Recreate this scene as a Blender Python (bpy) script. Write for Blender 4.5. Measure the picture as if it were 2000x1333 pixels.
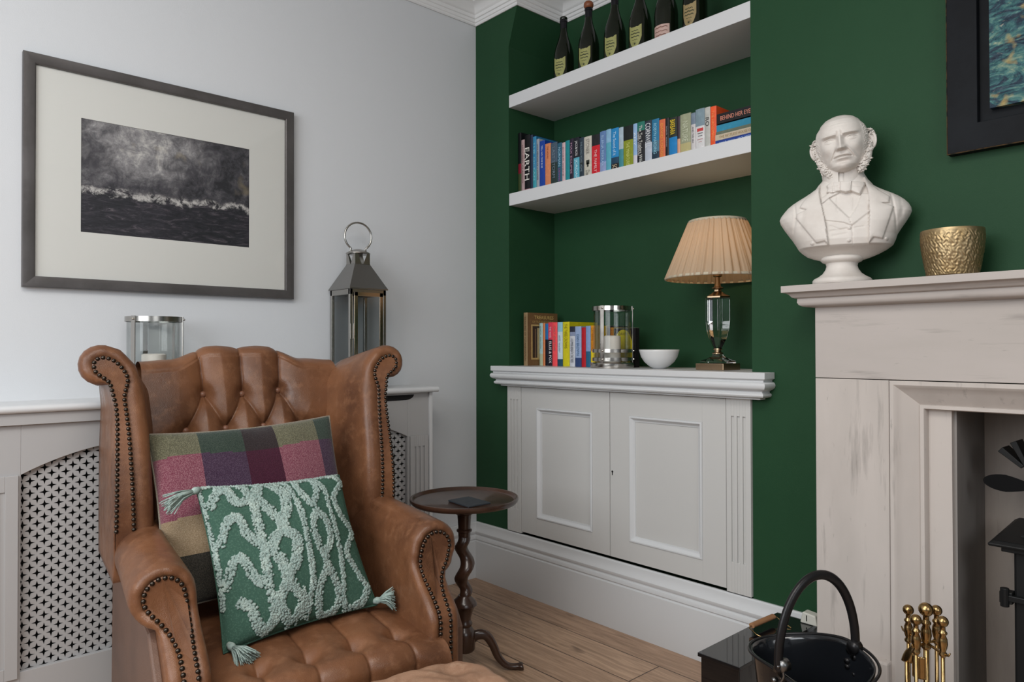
import bpy, math, random
import numpy as np
from mathutils import Matrix, Vector, Euler
from math import sin, cos, pi, radians, sqrt, atan2

random.seed(7)
rng = np.random.default_rng(11)
scene = bpy.context.scene
COL = scene.collection
for o in list(bpy.data.objects):
    bpy.data.objects.remove(o, do_unlink=True)

# ------------------------------------------------------------------ camera, world, light, exposure
yaw, pitch, roll = radians(137.896), radians(.5934), radians(-.1096)
fwd = Vector((cos(yaw)*cos(pitch), sin(yaw)*cos(pitch), sin(pitch)))
rgt = fwd.cross(Vector((0, 0, 1))).normalized()
upv = rgt.cross(fwd)
rgt, upv = rgt*cos(roll)+upv*sin(roll), -rgt*sin(roll)+upv*cos(roll)
cam = bpy.data.cameras.new('camera')
cam.sensor_width = 36.0
cam.lens = 1398.3/2000*36
camo = bpy.data.objects.new('camera', cam)
COL.objects.link(camo)
m = Matrix.Identity(4)
for i in range(3):
    m[i][0], m[i][1], m[i][2] = rgt[i], upv[i], -fwd[i]
m[0][3], m[1][3], m[2][3] = 2.701, -2.206, 1.10
camo.matrix_world = m
scene.camera = camo

world = bpy.data.worlds.new('room_air')
scene.world = world
world.use_nodes = True
wb = world.node_tree.nodes['Background']
wb.inputs[0].default_value = (.86, .93, 1.0, 1)
wb.inputs[1].default_value = .18

def area(name, loc, target, sx, sy, power, color=(1, 1, 1)):
    l = bpy.data.lights.new(name, 'AREA')
    l.shape = 'RECTANGLE'; l.size = sx; l.size_y = sy
    l.energy = power; l.color = color
    o = bpy.data.objects.new(name, l); COL.objects.link(o)
    o.location = loc
    d = Vector(target)-Vector(loc)
    o.rotation_euler = d.to_track_quat('-Z', 'Y').to_euler()
    return o
area('daylight_bay_window', (1.7, -3.7, 1.85), (.8, -.5, .8), 2.0, 1.6, 60, (.93, .97, 1))
area('daylight_side_window', (4.7, -2.2, 2.0), (.4, -1.0, 1.0), 1.5, 1.4, 20, (.93, .97, 1))
area('ceiling_bounce_fill', (2.3, -2.3, 2.66), (2.0, -1.9, 0), 1.2, 1.2, 34, (1, .96, .90))  # added fill imitating light bounced off the ceiling, no pendant lamp there

scene.view_settings.view_transform = 'Standard'
scene.view_settings.look = 'None'
scene.view_settings.gamma = 1
scene.view_settings.use_curve_mapping = False
scene.view_settings.exposure = 0.0
scene.cycles.use_denoising = True
scene.cycles.max_bounces = 8
scene.cycles.caustics_reflective = False
scene.cycles.caustics_refractive = False
scene.cycles.sample_clamp_indirect = 4.0

# ------------------------------------------------------------------ helpers
def sc(r, g, b):
    return tuple(((c/255)/12.92 if c/255 <= .04045 else ((c/255+.055)/1.055)**2.4) for c in (r, g, b))

class MB:
    def __init__(s):
        s.v = []; s.f = []; s.m = []
    def add(s, vs, fs, mi=0):
        n = len(s.v)
        s.v += [tuple(map(float, p)) for p in vs]
        for k, f in enumerate(fs):
            s.f.append(tuple(i+n for i in f))
            s.m.append(mi if isinstance(mi, int) else mi[k])
        return s
    def box(s, x0, x1, y0, y1, z0, z1, mi=0):
        v = [(x, y, z) for x in (x0, x1) for y in (y0, y1) for z in (z0, z1)]
        return s.add(v, [(0, 1, 3, 2), (4, 6, 7, 5), (0, 4, 5, 1), (2, 3, 7, 6), (0, 2, 6, 4), (1, 5, 7, 3)], mi)
    def loft(s, rings, closed=True, cap=True, mi=0):
        n = len(rings[0]); vs = [p for r in rings for p in r]; fs = []
        for i in range(len(rings)-1):
            for j in range(n if closed else n-1):
                k = (j+1) % n
                fs.append((i*n+j, i*n+k, (i+1)*n+k, (i+1)*n+j))
        if cap and closed:
            fs.append(tuple(range(n-1, -1, -1)))
            fs.append(tuple((len(rings)-1)*n+j for j in range(n)))
        return s.add(vs, fs, mi)
    def lathe(s, prof, cx=0, cy=0, cz=0, n=32, sx=1, sy=1, ph=0, mi=0, cap=True):
        rings = [[(cx+r*sx*cos(2*pi*k/n+ph), cy+r*sy*sin(2*pi*k/n+ph), cz+z) for k in range(n)] for r, z in prof]
        return s.loft(rings, True, cap, mi)
    def tube(s, pts, r, n=10, mi=0, closed=False, flat=1.0):
        P = [Vector(p) for p in pts]; R = r if hasattr(r, '__len__') else [r]*len(P)
        rings = []; up = None
        for i, p in enumerate(P):
            if closed:
                t = (P[(i+1) % len(P)]-P[i-1]).normalized()
            else:
                t = (P[min(i+1, len(P)-1)]-P[max(i-1, 0)]).normalized()
            if up is None:
                up = Vector((0, 0, 1)) if abs(t.z) < .9 else Vector((1, 0, 0))
            a = t.cross(up)
            if a.length < 1e-5: a = t.cross(Vector((1, 0, 0)))
            a.normalize(); b = a.cross(t).normalized(); up = b
            rings.append([tuple(p+a*(R[i]*cos(2*pi*k/n))+b*(R[i]*flat*sin(2*pi*k/n))) for k in range(n)])
        if closed:
            rings.append(rings[0]); return s.loft(rings, True, False, mi)
        return s.loft(rings, True, True, mi)
    def grid(s, fn, nu, nv, mi=0, matfn=None):
        vs = [fn(i/(nu-1), j/(nv-1)) for j in range(nv) for i in range(nu)]
        fs = []; ms = []
        for j in range(nv-1):
            for i in range(nu-1):
                a = j*nu+i
                fs.append((a, a+1, a+nu+1, a+nu)); ms.append(matfn((i+.5)/(nu-1), (j+.5)/(nv-1)) if matfn else mi)
        return s.add(vs, fs, ms)
    def prism(s, poly, a0, a1, ax='y', mi=0):
        # poly in the two other axes, extruded along ax
        def P(p, a):
            return {'x': (a, p[0], p[1]), 'y': (p[0], a, p[1]), 'z': (p[0], p[1], a)}[ax]
        n = len(poly)
        vs = [P(p, a0) for p in poly]+[P(p, a1) for p in poly]
        fs = [(i, (i+1) % n, n+(i+1) % n, n+i) for i in range(n)]
        fs += [tuple(range(n-1, -1, -1)), tuple(range(n, 2*n))]
        return s.add(vs, fs, mi)
    def sweep(s, path, prof, closed=False, mi=0, side=1, frame=None):
        # path: plan polyline; prof: (offset from the line, height)
        n = len(path); rings = []
        for i in range(n):
            p = Vector(path[i]).to_2d() if hasattr(path[i], 'to_2d') else Vector(path[i])
            def nrm(a, b):
                d = (Vector(b)-Vector(a)).normalized(); return Vector((d.y, -d.x))*side
            if closed: n1 = nrm(path[i-1], path[i]); n2 = nrm(path[i], path[(i+1) % n])
            else:
                n1 = nrm(path[max(i-1, 0)], path[max(i-1, 0)+1]); n2 = nrm(path[min(i, n-2)], path[min(i, n-2)+1])
            mt = (n1+n2)/(1+n1.dot(n2))
            r = []
            for d, h in prof:
                q = p+mt*d
                r.append((q.x, q.y, h) if frame is None else frame(q.x, q.y, h))
            rings.append(r)
        if closed: rings.append(rings[0])
        return s.loft(rings, False, False, mi)
    def build(s, name, mats, parent=None, smooth=False, local=False, bevel=0, angle=None, label=None, sub=0, seg=2):
        me = bpy.data.meshes.new(name)
        vs = s.v
        if parent is not None and not local:
            inv = MW[parent.name].inverted()
            vs = [tuple(inv @ Vector(p)) for p in vs]
        me.from_pydata(vs, [], s.f)
        if not isinstance(mats, (list, tuple)): mats = [mats]
        for k in mats: me.materials.append(k)
        me.polygons.foreach_set('material_index', s.m)
        import bmesh
        bm = bmesh.new(); bm.from_mesh(me)
        bmesh.ops.recalc_face_normals(bm, faces=bm.faces)
        bm.to_mesh(me); bm.free()
        if smooth or angle:
            me.polygons.foreach_set('use_smooth', [True]*len(me.polygons))
            if angle: me.set_sharp_from_angle(angle=radians(angle))
        me.update()
        o = bpy.data.objects.new(name, me); COL.objects.link(o)
        if parent is not None:
            o.parent = parent; MW[o.name] = MW[parent.name]
        else: MW[o.name] = Matrix.Identity(4)
        if bevel:
            b = o.modifiers.new('bevel', 'BEVEL'); b.width = bevel; b.segments = seg; b.limit_method = 'ANGLE'; b.angle_limit = radians(40)
        if sub:
            b = o.modifiers.new('sub', 'SUBSURF'); b.levels = sub; b.render_levels = sub
        if label: o['label'] = label
        return o

MW = {}
def thing(name, label, cat, loc=(0, 0, 0), rz=0, group=None):
    o = bpy.data.objects.new(name, None); COL.objects.link(o)
    o.empty_display_size = .05
    o.location = loc; o.rotation_euler = (0, 0, rz)
    o['label'] = label; o['category'] = cat
    if group: o['group'] = group
    MW[o.name] = Matrix.Translation(loc) @ Matrix.Rotation(rz, 4, 'Z')
    return o
def tag(o, label, cat, group=None, kind=None):
    o['label'] = label; o['category'] = cat
    if group: o['group'] = group
    if kind: o['kind'] = kind
    return o
def struct(o):
    o['kind'] = 'structure'; return o
def text_part(name, txt, mat, parent, M, w=None, h=None, ext=.0003, label=None):
    # writing as real raised letters; M places the letter plane (x right, y up, z out); w/h = fitted size
    cu = bpy.data.curves.new(name, 'FONT'); cu.body = txt; cu.align_x = 'CENTER'; cu.align_y = 'CENTER'
    cu.extrude = 0; cu.resolution_u = 3
    t = bpy.data.objects.new('tmp', cu); COL.objects.link(t)
    dg = bpy.context.evaluated_depsgraph_get()
    me = bpy.data.meshes.new_from_object(t.evaluated_get(dg))
    bpy.data.objects.remove(t, do_unlink=True)
    co = np.array([v.co[:] for v in me.vertices])
    if len(co) == 0: return None
    lo, hi = co.min(0), co.max(0); c = (lo+hi)/2; s = hi-lo
    kx = (w/s[0]) if w else None; ky = (h/s[1]) if h else None
    if kx is None: kx = ky
    if ky is None: ky = kx
    inv = MW[parent.name].inverted() @ M
    for v in me.vertices:
        v.co = inv @ Vector(((v.co.x-c[0])*kx, (v.co.y-c[1])*ky, ext))
    me.materials.clear(); me.materials.append(mat)
    o = bpy.data.objects.new(name, me); COL.objects.link(o); o.parent = parent; MW[o.name] = MW[parent.name]
    if label: o['label'] = label
    return o

# ------------------------------------------------------------------ materials (all procedural)
def mat(name, col, rough=.5, metal=0, var=None, bumps=(), spec=.5, rvar=None, coat=0, trans=0, ior=1.45, sheen=0):
    m = bpy.data.materials.new(name); m.use_nodes = True
    nt = m.node_tree; N = nt.nodes; L = nt.links
    b = N['Principled BSDF']
    b.inputs['Base Color'].default_value = (*col, 1); b.inputs['Roughness'].default_value = rough
    b.inputs['Metallic'].default_value = metal; b.inputs['Specular IOR Level'].default_value = spec
    b.inputs['Coat Weight'].default_value = coat; b.inputs['Transmission Weight'].default_value = trans
    b.inputs['IOR'].default_value = ior; b.inputs['Sheen Weight'].default_value = sheen
    tc = N.new('ShaderNodeTexCoord')
    def noise(scale, detail=4, stretch=None, rough_=.5):
        n = N.new('ShaderNodeTexNoise'); n.inputs['Scale'].default_value = scale; n.inputs['Detail'].default_value = detail
        n.inputs['Roughness'].default_value = rough_
        if stretch:
            mp = N.new('ShaderNodeMapping'); mp.inputs['Scale'].default_value = stretch
            L.new(tc.outputs['Object'], mp.inputs[0]); L.new(mp.outputs[0], n.inputs['Vector'])
        else: L.new(tc.outputs['Object'], n.inputs['Vector'])
        return n
    if var:
        # var: list of (scale, colour2, lo, hi, stretch)
        prev = None
        for v in var:
            scl, c2, lo, hi = v[:4]; st = v[4] if len(v) > 4 else None
            n = noise(scl, 5, st, .6)
            mr = N.new('ShaderNodeMapRange'); mr.inputs[1].default_value = lo; mr.inputs[2].default_value = hi; mr.clamp = True
            L.new(n.outputs['Fac'], mr.inputs[0])
            mx = N.new('ShaderNodeMix'); mx.data_type = 'RGBA'
            L.new(mr.outputs[0], mx.inputs[0])
            if prev: L.new(prev, mx.inputs[6])
            else: mx.inputs[6].default_value = (*col, 1)
            mx.inputs[7].default_value = (*c2, 1); prev = mx.outputs[2]
        L.new(prev, b.inputs['Base Color'])
    if rvar:
        n = noise(rvar[0], 4); mr = N.new('ShaderNodeMapRange')
        mr.inputs[1].default_value = .3; mr.inputs[2].default_value = .7; mr.inputs[3].default_value = rvar[1]; mr.inputs[4].default_value = rvar[2]
        L.new(n.outputs['Fac'], mr.inputs[0]); L.new(mr.outputs[0], b.inputs['Roughness'])
    prev = None
    for bp in bumps:
        scl, st, dist = bp[:3]; kind = bp[3] if len(bp) > 3 else 'noise'; stretch = bp[4] if len(bp) > 4 else None
        if kind == 'voronoi':
            n = N.new('ShaderNodeTexVoronoi'); n.inputs['Scale'].default_value = scl; L.new(tc.outputs['Object'], n.inputs['Vector']); out = n.outputs['Distance']
        else: out = noise(scl, 4, stretch).outputs['Fac']
        bu = N.new('ShaderNodeBump'); bu.inputs['Strength'].default_value = st; bu.inputs['Distance'].default_value = dist
        L.new(out, bu.inputs['Height'])
        if prev: L.new(prev, bu.inputs['Normal'])
        prev = bu.outputs[0]
    if prev: L.new(prev, b.inputs['Normal'])
    return m

M_wall = mat('white_wall_paint', (.615, .63, .652), .72, bumps=[(260, .12, .002), (9, .10, .01)])
M_green = mat('green_wall_paint', (.0150, .054, .0235), .55, spec=.18, var=[(3, (.0175, .061, .027), .3, .7)], bumps=[(300, .15, .002), (12, .08, .008)])
M_ceil = mat('ceiling_paint', (.74, .74, .74), .8)
M_trim = mat('white_gloss_trim', (.62, .63, .64), .34, bumps=[(30, .06, .002)])
M_cab = mat('cabinet_paint', (.56, .555, .54), .42, bumps=[(60, .08, .0015)])
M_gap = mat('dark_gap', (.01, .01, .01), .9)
M_grey = mat('radiator_cover_paint', (.41, .405, .405), .42, bumps=[(50, .06, .0015)])
M_stone = mat('limestone', (.55, .50, .465), .62, var=[(3.0, (.40, .365, .335), .42, .75, (1, 1, .25)), (30, (.27, .245, .225), .58, .78, (1, 1, .10)), (70, (.22, .20, .18), .66, .80, (1, 1, .2))], bumps=[(120, .1, .001)])
M_stoneh = mat('limestone_bedded', (.485, .44, .415), .62, var=[(3.0, (.40, .365, .335), .42, .75, (.25, 1, 1)), (30, (.27, .245, .225), .58, .78, (.10, 1, 1)), (70, (.22, .20, .18), .66, .80, (.2, 1, 1))], bumps=[(120, .1, .001)])
def leather(name, k=1.0):
    return mat(name, (.175*k, .074*k, .034*k), .40, spec=.4,
        var=[(5, (.085*k, .036*k, .019*k), .38, .72), (34, (.21*k, .098*k, .050*k), .50, .80), (9, (.25*k, .125*k, .070*k), .60, .88)],
        rvar=(18, .26, .46), bumps=[(420, .22, .0012, 'voronoi'), (70, .14, .0015), (14, .18, .006)])
M_leather = leather('tan_leather', 1.08)
M_leather2 = mat('outer_leather', (.14, .075, .05), .45, var=[(6, (.10, .055, .038), .4, .7)], bumps=[(420, .2, .001, 'voronoi')])
M_stool = mat('pale_leather', (.33, .19, .12), .5, var=[(12, (.22, .115, .068), .4, .75), (60, (.38, .24, .16), .5, .8)], bumps=[(300, .25, .001, 'voronoi'), (30, .3, .004)])
M_nail = mat('bronze_nail', (.06, .05, .042), .28, 1)
M_button = mat('leather_button', (.22, .10, .06), .35)
M_pipe = mat('seam_leather', (.085, .032, .017), .45)
M_dwood = mat('dark_mahogany', (.035, .016, .010), .28, var=[(8, (.075, .034, .02), .4, .75, (1, 1, .2))], coat=.3)
M_slate = mat('slate', (.025, .03, .036), .6, bumps=[(60, .5, .003)])
M_chrome = mat('polished_nickel', (.55, .52, .48), .20, 1, rvar=(30, .08, .25))
M_steel = mat('brushed_steel', (.40, .385, .36), .24, 1)
M_antbrass = mat('antique_brass', (.42, .30, .19), .26, 1)
M_brass = mat('aged_brass', (.42, .28, .125), .24, 1, var=[(40, (.30, .19, .08), .4, .7)], bumps=[(90, .15, .001)])
M_black = mat('black_enamel', (.008, .009, .011), .16, coat=.4, bumps=[(25, .12, .002)])
M_iron = mat('cast_iron', (.008, .0085, .009), .45, spec=.3, bumps=[(200, .2, .0008)])
M_handle = mat('worn_black_metal', (.02, .019, .02), .32, .5, bumps=[(120, .3, .001)])
M_gloss = mat('black_gloss', (.006, .006, .007), .05, coat=.5)
M_plaster = mat('plaster', (.66, .62, .58), .55, var=[(10, (.56, .51, .47), .45, .75)], bumps=[(150, .1, .0008)])
M_gold = mat('hammered_gold', (.40, .30, .17), .46, 1, var=[(20, (.36, .25, .12), .4, .7)])
M_ceramic = mat('white_ceramic', (.68, .68, .68), .25)
M_candle = mat('candle_wax', (.78, .72, .66), .5)
M_page = mat('book_pages', (.62, .57, .47), .8)
M_plastic = mat('white_plastic', (.62, .61, .55), .35)
M_lwood = mat('light_wood', (.38, .20, .10), .5, var=[(20, (.28, .13, .06), .4, .7, (1, .2, 1))])
M_bottle = mat('bottle_glass', (.004, .007, .003), .08, spec=.5, coat=.2)
M_foil = mat('dark_foil', (.02, .02, .025), .3, .6)
M_cork = mat('copper_foil', (.22, .07, .03), .4)
M_bulb = None

def emis(name, col, st):
    m = bpy.data.materials.new(name); m.use_nodes = True
    b = m.node_tree.nodes['Principled BSDF']; b.inputs['Base Color'].default_value = (*col, 1)
    b.inputs['Emission Color'].default_value = (*col, 1); b.inputs['Emission Strength'].default_value = st
    return m
M_bulb = emis('lit_bulb', (1, .72, .42), 6)

def glass(name, tint=(1, 1, 1), refl=.08, rough=.02, k_=.5):
    # thin clear pane: see-through with a mirror sheen
    m = bpy.data.materials.new(name); m.use_nodes = True
    nt = m.node_tree; N = nt.nodes; L = nt.links; N.remove(N['Principled BSDF'])
    t = N.new('ShaderNodeBsdfTransparent'); t.inputs[0].default_value = (*tint, 1)
    g = N.new('ShaderNodeBsdfGlossy'); g.inputs['Roughness'].default_value = rough
    f = N.new('ShaderNodeFresnel'); f.inputs[0].default_value = 1.45
    a = N.new('ShaderNodeMath'); a.operation = 'MULTIPLY_ADD'; a.inputs[1].default_value = k_; a.inputs[2].default_value = refl
    L.new(f.outputs[0], a.inputs[0])
    x = N.new('ShaderNodeMixShader'); L.new(a.outputs[0], x.inputs[0]); L.new(t.outputs[0], x.inputs[1]); L.new(g.outputs[0], x.inputs[2])
    L.new(x.outputs[0], N['Material Output'].inputs[0])
    return m
M_glass = glass('clear_glass', (.95, .96, .955), .005, .02, .35)
M_pglass = glass('picture_glass', (.98, .98, .98), .01)
M_lglass = glass('lantern_glass', (.80, .82, .82), .02, .03, .5)
M_crystal = mat('cut_crystal', (.95, .95, .95), .02, trans=1, ior=1.5)

def shade_mat():
    m = bpy.data.materials.new('pleated_silk'); m.use_nodes = True
    nt = m.node_tree; N = nt.nodes; L = nt.links; N.remove(N['Principled BSDF'])
    d = N.new('ShaderNodeBsdfDiffuse'); d.inputs[0].default_value = (.50, .405, .30, 1)
    t = N.new('ShaderNodeBsdfTranslucent'); t.inputs[0].default_value = (.80, .52, .27, 1)
    x = N.new('ShaderNodeMixShader'); x.inputs[0].default_value = .34
    L.new(d.outputs[0], x.inputs[1]); L.new(t.outputs[0], x.inputs[2]); L.new(x.outputs[0], N['Material Output'].inputs[0])
    return m
M_shade = shade_mat()
_c = {}
def flat(col, rough=.45):
    k = (tuple(col), rough)
    if k not in _c: _c[k] = mat('print_%02x%02x%02x' % tuple(col), sc(*col), rough, spec=.4, var=[(60, tuple(min(1, q*1.25+.006) for q in sc(*col)), .52, .8)])
    return _c[k]

def floor_mat():
    m = bpy.data.materials.new('oak_boards'); m.use_nodes = True
    nt = m.node_tree; N = nt.nodes; L = nt.links; b = N['Principled BSDF']
    tc = N.new('ShaderNodeTexCoord')
    br = N.new('ShaderNodeTexBrick'); br.offset = .37; br.inputs['Scale'].default_value = 1
    br.inputs['Brick Width'].default_value = 1.9; br.inputs['Row Height'].default_value = .165
    br.inputs['Mortar Size'].default_value = .0022; br.inputs['Bias'].default_value = 0
    br.inputs['Color1'].default_value = (.36, .24, .165, 1); br.inputs['Color2'].default_value = (.45, .31, .215, 1); br.inputs['Mortar'].default_value = (.06, .032, .02, 1)
    L.new(tc.outputs['Object'], br.inputs['Vector'])
    mp = N.new('ShaderNodeMapping'); mp.inputs['Scale'].default_value = (.7, 9, 1); L.new(tc.outputs['Object'], mp.inputs[0])
    n = N.new('ShaderNodeTexNoise'); n.inputs['Scale'].default_value = 7; n.inputs['Detail'].default_value = 8; n.inputs['Distortion'].default_value = 1.2; L.new(mp.outputs[0], n.inputs['Vector'])
    cr = N.new('ShaderNodeValToRGB'); cr.color_ramp.elements[0].position = .32; cr.color_ramp.elements[0].color = (.72, .66, .60, 1); cr.color_ramp.elements[1].position = .66; cr.color_ramp.elements[1].color = (1.25, 1.2, 1.15, 1)
    L.new(n.outputs[0], cr.inputs[0])
    mx = N.new('ShaderNodeMix'); mx.data_type = 'RGBA'; mx.blend_type = 'MULTIPLY'; mx.inputs[0].default_value = 1
    L.new(br.outputs['Color'], mx.inputs[6]); L.new(cr.outputs[0], mx.inputs[7])
    # knots
    mp2 = N.new('ShaderNodeMapping'); mp2.inputs['Scale'].default_value = (1.6, 5, 1); L.new(tc.outputs['Object'], mp2.inputs[0])
    n2 = N.new('ShaderNodeTexNoise'); n2.inputs['Scale'].default_value = 2.6; n2.inputs['Detail'].default_value = 3; L.new(mp2.outputs[0], n2.inputs['Vector'])
    mr = N.new('ShaderNodeMapRange'); mr.inputs[1].default_value = .66; mr.inputs[2].default_value = .76; L.new(n2.outputs[0], mr.inputs[0])
    mx2 = N.new('ShaderNodeMix'); mx2.data_type = 'RGBA'; L.new(mr.outputs[0], mx2.inputs[0]); L.new(mx.outputs[2], mx2.inputs[6]); mx2.inputs[7].default_value = (.075, .038, .022, 1)
    L.new(mx2.outputs[2], b.inputs['Base Color']); b.inputs['Roughness'].default_value = .42
    bu = N.new('ShaderNodeBump'); bu.inputs['Strength'].default_value = .3; bu.inputs['Distance'].default_value = .002
    ad = N.new('ShaderNodeMath'); ad.operation = 'MULTIPLY_ADD'; ad.inputs[1].default_value = -1.5; L.new(br.outputs['Fac'], ad.inputs[0]); L.new(n.outputs[0], ad.inputs[2])
    L.new(ad.outputs[0], bu.inputs['Height']); L.new(bu.outputs[0], b.inputs['Normal'])
    return m
M_floor = floor_mat()

def smooth(a, b, x):
    t = np.clip((x-a)/(b-a), 0, 1); return t*t*(3-2*t)

# ------------------------------------------------------------------ the room
ZC = 2.765
struct(MB().box(-.12, 4.9, -5.2, .55, -.06, 0).build('floor', M_floor))
struct(MB().box(-.12, 4.9, -5.2, .55, ZC, ZC+.08).build('ceiling', M_ceil))
struct(MB().box(-.12, 0, -5.2, .55, 0, ZC).build('wall_left', M_wall))
w = MB()
# strip left of the alcove, its top leaning inward
w.prism([(0, 0), (.24, 0), (.24, 2.50), (.299, 2.672), (.299, ZC), (0, ZC)], 0, .45, 'y')
w.box(.24, 1.46, .30, .45, 0, ZC)
w.box(1.46, 2.00, 0, .45, 0, ZC)
w.box(2.00, 2.86, 0, .45, 1.0, ZC)
w.box(2.86, 4.9, 0, .45, 0, ZC)
struct(w.build('wall_back', M_green))
struct(MB().box(2.0, 2.86, .42, .5, 0, 1.0).build('wall_chimney', M_iron))
# cornice
prof = [(0, 2.672), (.006, 2.671), (.010, 2.676), (.010, 2.683), (.015, 2.685), (.017, 2.691), (.017, 2.697), (.023, 2.699), (.026, 2.705), (.027, 2.712), (.031, 2.714), (.036, 2.722), (.046, 2.734), (.060, 2.743), (.075, 2.748), (.078, 2.753), (.088, 2.754), (.094, 2.760), (.096, ZC)]
path = [(0, -5.1), (0, 0), (.299, 0), (.299, .30), (1.46, .30), (1.46, 0), (4.8, 0)]
c = MB().sweep(path, prof, side=1)
struct(c.build('trim_1', M_ceil, angle=35))
# baseboards
bp = [(.0, .263), (.008, .2635), (.013, .259), (.014, .250), (.016, .240), (.021, .230), (.026, .222), (.0255, .214), (.020, .206), (.0205, .202), (.025, .200), (.0275, .193), (.0275, .186), (.023, .181), (.024, .177), (.028, .175), (.028, 0)]
struct(MB().sweep([(0, 0), (1.725, 0)], bp, side=1).build('baseboard_back', M_trim, angle=35))
struct(MB().sweep([(0, -5.1), (0, 0)], bp, side=1).build('baseboard_left', M_trim, angle=35))

# ------------------------------------------------------------------ alcove: shelves, worktop, cupboard
for z0, z1, l in ((2.215, 2.272, 'thick white floating shelf carrying the dark champagne bottles, upper one'),
                  (1.760, 1.816, 'thick white floating shelf carrying the long row of paperbacks, lower one')):
    o = MB().box(.2405, 1.4595, .001, .2995, z0, z1).build('floating_shelf', M_trim, bevel=.0015)
    tag(o, l, 'shelf', 'floating shelves in the green alcove')

# worktop with moulded edge; wider than the alcove with returned ends
t = thing('worktop', 'white painted worktop with moulded front edge over the alcove cupboard', 'worktop', (.85, 0, .93))
w = MB()
w.box(.2405, 1.4595, -.001, .2995, .998, 1.020)
w.prism([(.186, -.068), (1.541, -.068), (1.541, -.001), (.186, -.001)], .998, 1.020, 'z')
w.build('top_board', M_trim, t, bevel=.002)
wp = [(.186, -.001), (.186, -.068), (1.541, -.068), (1.541, -.001)]
mp = [(-.002, .998), (-.009, .994), (-.009, .989), (-.003, .987), (.001, .982), (.002, .976), (-.001, .968), (-.007, .963), (-.015, .960), (-.019, .956), (-.017, .952), (-.012, .949), (-.011, .944), (-.014, .939), (-.024, .936), (-.034, .934), (-.034, .930), (-.045, .928), (-.066, .927)]
w = MB().sweep(wp, mp, side=1)
w.build('edge_moulding', M_trim, t, angle=40)

cb = thing('alcove_cupboard', 'built-in pale grey two-door cupboard with fluted side posts under the worktop', 'cupboard', (.85, -.01, .262))
c = MB().box(.2405, 1.4595, .012, .2995, .27, .996)
c.build('carcass', M_gap, cb)
def fluted(x0, x1, nm):
    # post with three real grooves
    z0, z1, g0, g1 = .268, .930, .372, .868
    xs = [x0]; n = 3; ww = (x1-x0); mid = (x0+x1)/2
    w = MB(); y = -.012
    cs = [mid+(k-1)*ww*.235 for k in range(3)]; hw = ww*.058
    edges = [x0]
    for q in cs: edges += [q-hw, q+hw]
    edges.append(x1)
    w.box(x0, x1, y+.006, .012, z0, z1)
    for k in range(0, len(edges)-1, 2):
        w.box(edges[k], edges[k+1], y, y+.006, z0, z1)
    for q in cs:
        w.box(q-hw, q+hw, y, y+.006, z0, g0); w.box(q-hw, q+hw, y, y+.006, g1, z1)
    w.build(nm, M_cab, cb, bevel=.0008)
fluted(.2405, .331, 'fluted_post'); fluted(1.368, 1.4595, 'fluted_post')
def door(x0, x1, px0, px1):
    z0, z1, pz0, pz1 = .276, .926, .352, .838
    y = -.010
    w = MB()
    w.box(x0, px0, y, .010, z0, z1); w.box(px1, x1, y, .010, z0, z1)
    w.box(px0, px1, y, .010, z0, pz0); w.box(px0, px1, y, .010, pz1, z1)
    w.box(px0-.001, px1+.001, .002, .008, pz0-.001, pz1+.001)
    d = w.build('cupboard_door', M_cab, cb, bevel=.0006)
    fr = lambda a, b, h: (a, h, b)
    pr = [(0, -.0105), (.002, -.014), (.007, -.0145), (.010, -.011), (.013, -.006), (.019, -.002), (.022, -.001), (.022, .004), (0, .004)]
    q = MB().sweep([(px0, pz0), (px0, pz1), (px1, pz1), (px1, pz0)], pr, closed=True, side=1, frame=fr)
    q.build('door_moulding', M_trim, d, angle=35)
    return d
door(.3335, .8475, .432, .757)
d2 = door(.8505, 1.3655, .947, 1.272)
k = MB().tube([(.862, -.0112, .612), (.862, -.0095, .612)], .0042, 10); k.box(.8600, .864, -.0112, -.0095, .598, .612)
k.build('keyhole', M_gap, d2)

# ------------------------------------------------------------------ fireplace
fp = thing('fireplace', 'pale limestone fireplace surround with moulded mantel against the green wall', 'fireplace', (2.43, -.05, 0))
YF = -.12
w = MB().prism([(1.661, -.192), (3.20, -.192), (3.20, -.001), (1.661, -.001)], 1.263, 1.283, 'z')
ms = w.build('mantel_shelf', M_stoneh, fp, bevel=.0012)
mp = [(-.003, 1.263), (-.010, 1.2615), (-.017, 1.257), (-.022, 1.250), (-.028, 1.2465), (-.034, 1.246), (-.034, 1.2415), (-.0335, 1.234), (-.037, 1.227), (-.045, 1.222), (-.056, 1.220), (-.074, 1.219)]
MB().sweep([(1.661, -.001), (1.661, -.192), (3.20, -.192), (3.20, -.001)], mp, side=1).build('mantel_moulding', M_stoneh, fp, angle=40)
MB().box(1.731, 3.13, YF, -.001, 1.0125, 1.222).build('frieze', M_stoneh, fp, bevel=.001)
for x0, x1 in ((1.731, 1.935), (2.925, 3.13)):
    MB().box(x0, x1, YF, -.001, .0, 1.0105).build('jamb', M_stone, fp, bevel=.001)
    MB().box(x0+(-.012 if x0 < 2 else .0), x1+(.004 if x0 < 2 else .012), YF-.032, YF+.004, 0, .245).build('plinth_block', M_stone, fp, bevel=.006)
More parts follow.
